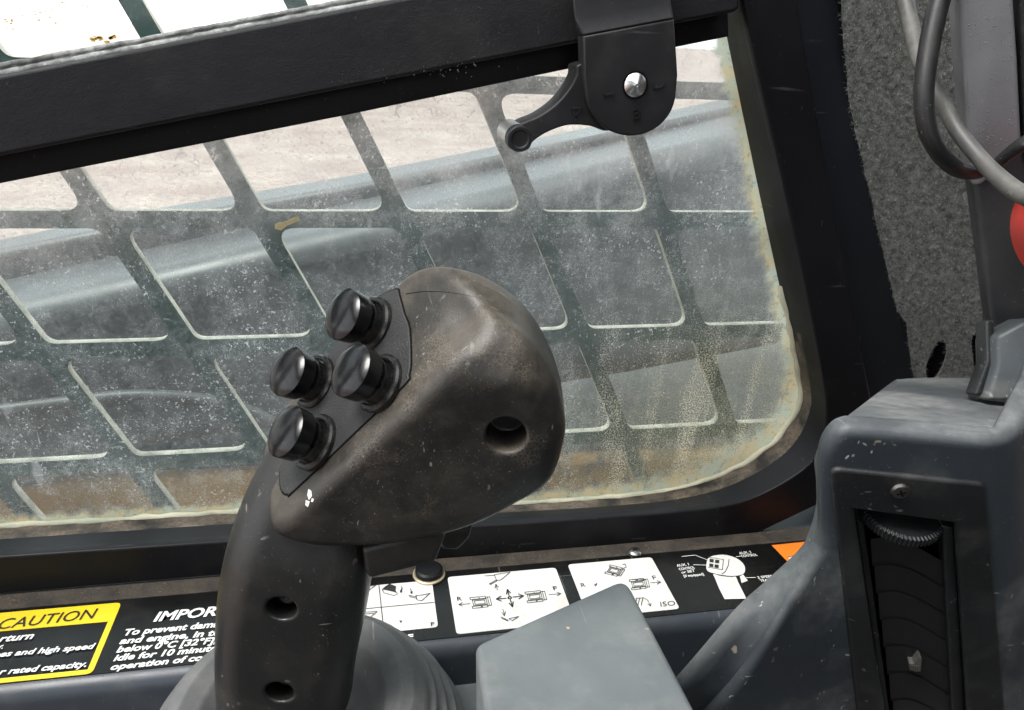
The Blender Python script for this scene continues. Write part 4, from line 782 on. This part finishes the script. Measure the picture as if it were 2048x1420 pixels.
# oblique plane axes: U = ph, V = n x U
PU = ph; PV = unit(np.cross(pn, PU)); PV = PV if PV[2] < 0 else -PV
Pp = lambda x, y, h=0.: np.array([(onP(x, y, PO + pn * h, pn) - PO) @ PU, (onP(x, y, PO + pn * h, pn) - PO) @ PV]) * 1000
seam = [(2018, 884), (1982, 882), (1900, 875), (1804, 867), (1715, 860), (1690, 862), (1668, 873), (1650, 897), (1641, 930), (1639, 1000), (1642, 1060), (1640, 1095), (1622, 1122), (1540, 1200), (1470, 1268), (1392, 1346), (1300, 1440), (1180, 1560), (1180, 1720), (2330, 1720), (2290, 1300), (2250, 905), (2130, 892)]
sm = [Pp(x, y) for x, y in seam]; PS = np.array(sm); lo, hi = PS.min(0) - 4, PS.max(0) + 4; hi[1] = min(hi[1], 190)
ax = grid((lo[0], lo[1], -60), (hi[0], hi[1], 42), 1.0); A2, B2 = np.meshgrid(ax[0], ax[1], indexing='ij'); A, B, Cc = A2[:, :, None], B2[:, :, None], ax[2][None, None, :]
d2 = poly_sdf(A2, B2, catmull(sm, 3))[:, :, None]
la, lb = Pp(1668, 1050), Pp(1720, 1420); lt = (B - la[1]) / (lb[1] - la[1]); lx = la[0] + (lb[0] - la[0]) * lt
fl = np.maximum(lx - A, 0); flare = 34. * (1 - np.exp(-(fl / 46.) ** 2)) * np.clip((B - Pp(1640, 1060)[1]) / 25., 0, 1)
ra, rb = Pp(2006, 880), Pp(2040, 1420); rx = ra[0] + (rb[0] - ra[0]) * (B - ra[1]) / (rb[1] - ra[1])
d = rmax(d2 + 0 * Cc, smax(np.maximum(Cc - flare, -14. - Cc + 0 * A - 1.6 * np.maximum(A - rx, 0)), (A - rx) * .72 + Cc * .69, 10.), 5.5)
op = [Pp(x, y) for x, y in [(1706, 1014), (1912, 1042), (1945, 1460), (1780, 1460)]]; dop = poly_sdf(A2, B2, np.array(op))[:, :, None] - 1.0
d = np.maximum(d, -dop)
W, fq = nets(d.astype(np.float32), ax); W = W * .001; W = PO + W[:, :1] * PU + W[:, 1:2] * PV + W[:, 2:] * pn; big_part('front_panel', W, fq, M['pod'], pod)
# shell behind: front rim follows the seam, back rim further towards the pillar
back = [(2140, 770, .47), (2100, 764, .47), (2000, 762, .47), (1900, 761, .47), (1820, 760, .47), (1800, 761, .47), (1784, 764, .465), (1700, 830, .44), (1634, 900, .42), (1632, 960, .42), (1632, 1010, .42), (1618, 1062, .42), (1598, 1099, .42), (1530, 1163, .415), (1468, 1220, .41), (1356, 1350, .40), (1262, 1440, .40), (1140, 1560, .40), (1140, 1720, .40)]
def flare_at(x, y):
    a_, b_ = Pp(x, y); f_ = max(la[0] + (lb[0] - la[0]) * (b_ - la[1]) / (lb[1] - la[1]) - a_, 0); return 34. * (1 - math.exp(-(f_ / 46.) ** 2)) * min(max((b_ - Pp(1640, 1060)[1]) / 25., 0), 1)
fr_ = [PO + (Pp(x, y)[0] * PU + Pp(x, y)[1] * PV) * .001 + pn * (flare_at(x, y) * .001 - .0062) for x, y in seam[:19]]
fr_[0] = PO + (Pp(2024, 890)[0] * PU + Pp(2024, 890)[1] * PV) * .001 - pn * .012; fr_ = [PO + (Pp(2110, 890)[0] * PU + Pp(2110, 890)[1] * PV) * .001 - pn * .04] + fr_; back = [(2200, 775, .46)] + back
bk_ = []
for (x, y, t_), q in zip(back, fr_): bk_.append(atD(x, y, min(t_, (q - O3) @ Fw + .016)) if y > 1040 else atD(x, y, t_))
FR = catmull(fr_, 4, False); BK = catmull(bk_, 4, False)
n = len(FR); rows = []
for s in (0., .04, .10, .5, 1.):
    q = FR * (1 - s) + BK * s; rows.append(q)
rows.append(BK + Fw * .05 + Rt * .045)
V = np.concatenate(rows); f = [(k * n + i, k * n + i + 1, (k + 1) * n + i + 1, (k + 1) * n + i) for k in range(len(rows) - 1) for i in range(n - 1)]
shell = part('top_shell', V, f, M['pod'], pod)
# vent bezel, recess, louvres, wheel, slider
vent_o = round_poly([Pp(x, y, .002) * .001 for x, y in [(1659, 936), (1972, 968), (2016, 1500), (1722, 1500)]], .0045, 6)
vent_i = [Pp(x, y, .002) * .001 for x, y in [(1708, 1018), (1910, 1046), (1938, 1480), (1776, 1480)]]
V, f = plate('v', PO + pn * .0024, PU, PV, pn, [tuple(q) for q in vent_o], [[tuple(q) for q in vent_i][::-1]], .0050, .0018, None, None, bres=3); vb = part('vent_bezel', V, f, M['vent'], pod, sharp=45)
PW = lambda x, y, h: onP(x, y, PO + pn * h, pn)
V = np.array([PW(1700, 1010, -.0225), PW(1925, 1035, -.0225), PW(1955, 1500, -.0225), PW(1770, 1500, -.0225)]); rec = prism(V, -pn * .002); part('vent_recess', *rec, M['void'], pod, smooth=False)
V, f = prism([PW(1884, 1052, -.004), PW(1908, 1056, -.004), PW(1937, 1500, -.004), PW(1908, 1500, -.004)], -pn * .014); part('vent_side_rail', V, f, M['vent'], pod, bevel=.0012)
V, f = prism([PW(1712, 1040, -.010), PW(1728, 1046, -.010), PW(1790, 1500, -.010), PW(1776, 1500, -.010)], -pn * .01); part('vent_side_rail', V, f, M['vent'], pod, bevel=.001)
vs0 = None
for k in range(8):
    y0 = 1078 + 54 * k; x0, x1_ = 1741 + 7.4 * k, 1884 + 3.2 * k; rowA, rowB, rowC = [], [], []
    for i in range(11):
        s = i / 10; x = x0 + (x1_ - x0) * s; y = y0 + 38 * s * s + 6 * s - 12 * math.sin(math.pi * s) * (1 - s)
        rowA.append(PW(x, y, -.0094)); rowB.append(PW(x + 4, y + 54, -.0101)); rowC.append(PW(x, y, -.0108))
    V = np.array(rowA + rowB + rowC); f = [(i, i + 1, 12 + i, 11 + i) for i in range(10)] + [(22 + i, 23 + i, i + 1, i) for i in range(10)]
    part('louver', V, f, M['louv'], vb, sharp=20)
# thumb wheel: half disc with fine teeth
wc = PW(1800, 1028, -.0140); wU = ph; wN = unit(-pv); wN = unit(wN - wU * (wN @ wU)); wW = np.cross(wN, wU); wW = wW if wW @ pn > 0 else -wW
nt_ = 120; V = []
for k in range(nt_ * 2):
    a = math.pi * 2 * k / (nt_ * 2); r_ = .0200 - (.0008 if (k // 2) % 2 else 0)
    V.append((r_ * math.cos(a), r_ * math.sin(a)))
ring = np.array(V); top = np.c_[ring, np.full(len(ring), .0022)]; bot = np.c_[ring, np.full(len(ring), -.0022)]; inn = np.c_[ring * .92, np.full(len(ring), .0030)]
V = np.concatenate([inn, top, bot]); m_ = len(ring); f = [tuple(range(m_)), tuple(range(3 * m_ - 1, 2 * m_ - 1, -1))] + [(a * m_ + i, a * m_ + (i + 1) % m_, (a + 1) * m_ + (i + 1) % m_, (a + 1) * m_ + i) for a in (0, 1) for i in range(m_)]
part('thumb_wheel', place(V, wc, wU, wW, wN), f, M['vent'], pod, smooth=False)
sl_ = PW(1828, 1326, -.005); its = [prism([sl_ + ph * x * .001 - pv * y * .001 for x, y in ((-3, -6), (0, -8.5), (3.2, -7), (4.5, 5), (3, 6), (0, -1), (-2.6, -1.5))], -pn * .008)]
for k in range(5): its.append(prism([sl_ + ph * (x - 2.4 + k * 1.2) * .001 - pv * y * .001 + pn * .0005 for x, y in ((-.2, -7.0), (.3, -7.0), (.3, -2), (-.2, -2))], -pn * .002))
V, f = merge(*its); V = V * 1.; part('slider_tab', V, f, plastic('pale_slider_plastic', (.10, .095, .085), .5), pod, smooth=False)
screw('vent_screw', PW(1801, 981, .0026), pn, .0046, M['darkscrew'], parent=vb)

# ------------------------------------------------------------------ right side: pillar, carpet, post, cables, knob, bracket
V, f = yplate(.474, [(1570, -40), (1690, -40), (1712, 200), (1775, 480), (1812, 600), (1830, 640), (1850, 790), (1860, 1000), (1690, 1000)], [], .03, .002); single('cab_pillar', V, f, M['navy'], 'blue black cab pillar between the window frame and the carpet', 'pillar', sharp=40)
ch_ = unit((.80, -.60, 0)); cn_ = unit(np.cross(RAKE, ch_)); cn_ = cn_ if cn_ @ Fw < 0 else -cn_; CO = onY(1700, 150, .470); CU = ch_; CV = unit(np.cross(cn_, CU)); CV = CV if CV[2] > 0 else -CV
V, f = prism([onP(x, y, CO - cn_ * .006, cn_) for x, y in [(1640, -60), (2200, -60), (2200, 830), (1760, 830)]], -cn_ * .01); single('rear_wall_panel', V, f, M['void'], 'black cab wall panel showing through the cut-outs of the carpet', 'panel', smooth=False)
car = thing('carpet_lining', 'fuzzy mottled grey carpet lining on the cab wall behind the cables', 'carpet', onP(1880, 750, CO, cn_))
jag = lambda L, a: [(x + rng.normal() * a, y + rng.normal() * a) for x, y in L]
left_e = resample(np.array([(1676, -50), (1697, 200), (1760, 480), (1785, 610), (1812, 640), (1818, 700), (1832, 800)]), 40)
co_ = jag([tuple(p) for p in left_e], 1.3) + [(1960, 800), (1948, 740), (1942, 690), (1946, 668), (1980, 660), (2100, 640), (2100, -50)]
hol = [(1872 + 17 * math.cos(a) - 12 * math.sin(a), 722 + 42 * math.sin(a)) for a in np.linspace(0, 6.28, 20)[:-1]]
c2d = plate_px(co_, CO, CU, CV, cn_); h2d = plate_px(hol, CO, CU, CV, cn_)
V, f = plate('c', CO, CU, CV, cn_, c2d, [h2d[::-1]], .004, .0005, None, None); part('carpet_backing', V, f, M['carpet'], car)
C2 = np.array(c2d); lo, hi = C2.min(0), C2.max(0); Q = rng.uniform(lo, hi, (90000, 2)); dd = poly_sdf(Q[:, 0], Q[:, 1], C2); dh = poly_sdf(Q[:, 0], Q[:, 1], np.array(h2d)); Q = Q[(dd < 0) & (dh > -.0005)]
n = len(Q); th = rng.uniform(0, 6.28, n); ln = rng.uniform(.0014, .0034, n); lift = rng.uniform(.15, .8, n)
base = CO + Q[:, :1] * CU + Q[:, 1:] * CV; dirv = (np.cos(th)[:, None] * CU + np.sin(th)[:, None] * CV); side_ = (-np.sin(th)[:, None] * CU + np.cos(th)[:, None] * CV) * .00011
mid = base + dirv * (ln * .5)[:, None] + cn_ * (ln * lift * .6)[:, None]; tip = base + dirv * ln[:, None] + cn_ * (ln * lift * .5)[:, None]
V = np.stack([base - side_, base + side_, mid + side_, mid - side_, tip], 1).reshape(-1, 3); k5 = np.arange(n)[:, None] * 5; root = OFF[car.name]
me = bpy.data.meshes.new('pile'); me.from_pydata((V - root).tolist(), [], (k5 + np.array([0, 1, 2, 3])).tolist() + (k5 + np.array([3, 2, 4])).tolist()); o = link('carpet_pile', me, M['carpet'], car, smooth=False); o['kind'] = 'stuff'

ph3 = unit((.93, -.36, 0)); qn = unit(np.cross(RAKE, ph3)); qn = qn if qn @ Fw < 0 else -qn; QO = atD(1960, 300, .385)
post = thing('grey_post', 'smooth grey plastic post with water beads at the right edge of the view', 'post', atD(1990, 650, .385))
F = [onP(x, y, QO, qn) for x, y in [(1914, -60), (2024, -60), (2036, 120), (2044, 285), (2010, 330), (1962, 372), (1945, 372), (1934, 250)]]; V, f = prism(F, -qn * .02); part('upper_cover', V, f, M['post'], post, bevel=.0045, seg=5)
F = [onP(x, y, QO - qn * .004, qn) for x, y in [(1938, 300), (2080, 250), (2110, 800), (1990, 800), (1984, 660), (1962, 480)]]; V, f = prism(F, -qn * .02); part('lower_cover', V, f, plastic('cable_shaded_post_plastic', (.040, .041, .044), .45, (.11, .105, .1), .4), post, bevel=.003, seg=4)  # lower post coloured darker for the shadow of the cables
F = [onP(x, y, QO + qn * .001, qn) for x, y in [(2040, -60), (2060, -60), (2090, 330), (2052, 330), (2046, 200)]]; V, f = prism(F, -qn * .02); part('edge_trim', V, f, M['vent'], post, bevel=.0015, seg=3)
its = []
for k in range(170):
    if k < 45: x, y = rng.normal(1967, 9), rng.normal(268, 14)
    else: y = rng.uniform(0, 300); x = rng.uniform(1925 + y * .05, 2020 + y * .06)
    r_ = rng.uniform(.5, 1.5) * .00025; u_, w_, n_ = basis(qn); V, f = lathe([(r_, 0), (r_ * .85, r_ * .35), (r_ * .4, r_ * .6), (r_ * .05, r_ * .65)], 8); its.append((place(V, onP(x, y, QO, qn), u_, w_, n_), f))
V, f = merge(*its)
mw, tw, ow = newmat('water_bead'); pb = N(tw, 'ShaderNodeBsdfPrincipled'); pb.inputs['Base Color'].default_value = (.15, .153, .16, 1); pb.inputs['Roughness'].default_value = .05; tw.links.new(pb.outputs[0], ow.inputs[0])
o = part('water_beads', V, f, mw, post); o['kind'] = 'stuff'
def cable(name, L, label, mat):
    P_ = catmull([atD(x, y, t_) for x, y, t_, r_ in L], 8, False); rr = catmull([((.74 if mat is M['cable'] else .84) * r_ * t_ / FPX,) for x, y, t_, r_ in L], 8, False)[:, 0]; V, f = tube(P_, rr, 20); return single(name, V, f, mat, label, 'cable', group='cables hanging at the right')
cable('cable', [(1905, -90, .345, 28), (1879, 0, .345, 28), (1859, 90, .345, 27), (1848, 178, .345, 26), (1853, 250, .347, 25), (1877, 304, .35, 23), (1914, 338, .356, 21), (1950, 346, .362, 17), (1985, 334, .362, 15), (2017, 308, .355, 17), (2050, 286, .348, 20), (2110, 262, .34, 22)], 'thick dark cable looping down in front of the paler cable', M['cable'])
cable('cable', [(1790, -90, .40, 19), (1810, 0, .395, 19), (1823, 55, .39, 19), (1840, 120, .38, 19), (1866, 178, .372, 18), (1886, 208, .366, 18), (1916, 262, .358, 18), (1960, 317, .350, 19), (2003, 360, .345, 21), (2050, 392, .34, 22), (2130, 425, .335, 23)], 'paler dusty grey cable sweeping down to the right over the post', M['cable2'])
V, f = lathe([(.0001, .016), (.016, .015), (.029, .012), (.036, .006), (.038, 0), (.035, -.006), (.0001, -.006)], 56); u_, w_, n_ = basis(-Fw * .9 + Rt * -.25 + Up * .2)
V = place(V, atD(2203, 456, .356), u_, w_, n_); single('red_knob', V, f, M['red'], 'rounded bright red plastic part cut off by the right edge', 'knob', sharp=40)
br_ = thing('corner_bracket', 'grey folded plastic bracket above the console at the right edge', 'bracket', atD(2020, 760, .39))
F = [atD(x, y, t_) for x, y, t_ in [(1994, 672, .392), (2070, 632, .385), (2110, 800, .385), (1976, 800, .392), (1996, 728, .392)]]; V, f = prism(F, Fw * .02); part('plate', V, f, plastic('slate_bracket_plastic', (.060, .070, .076), .45), br_, bevel=.002)
F = [atD(x, y, t_) for x, y, t_ in [(1972, 640, .398), (1990, 640, .398), (1990, 728, .398), (1966, 790, .398), (1950, 790, .398), (1974, 722, .398)]]; V, f = prism(F, Fw * .01); part('flange', V, f, M['vent'], br_, bevel=.0015)
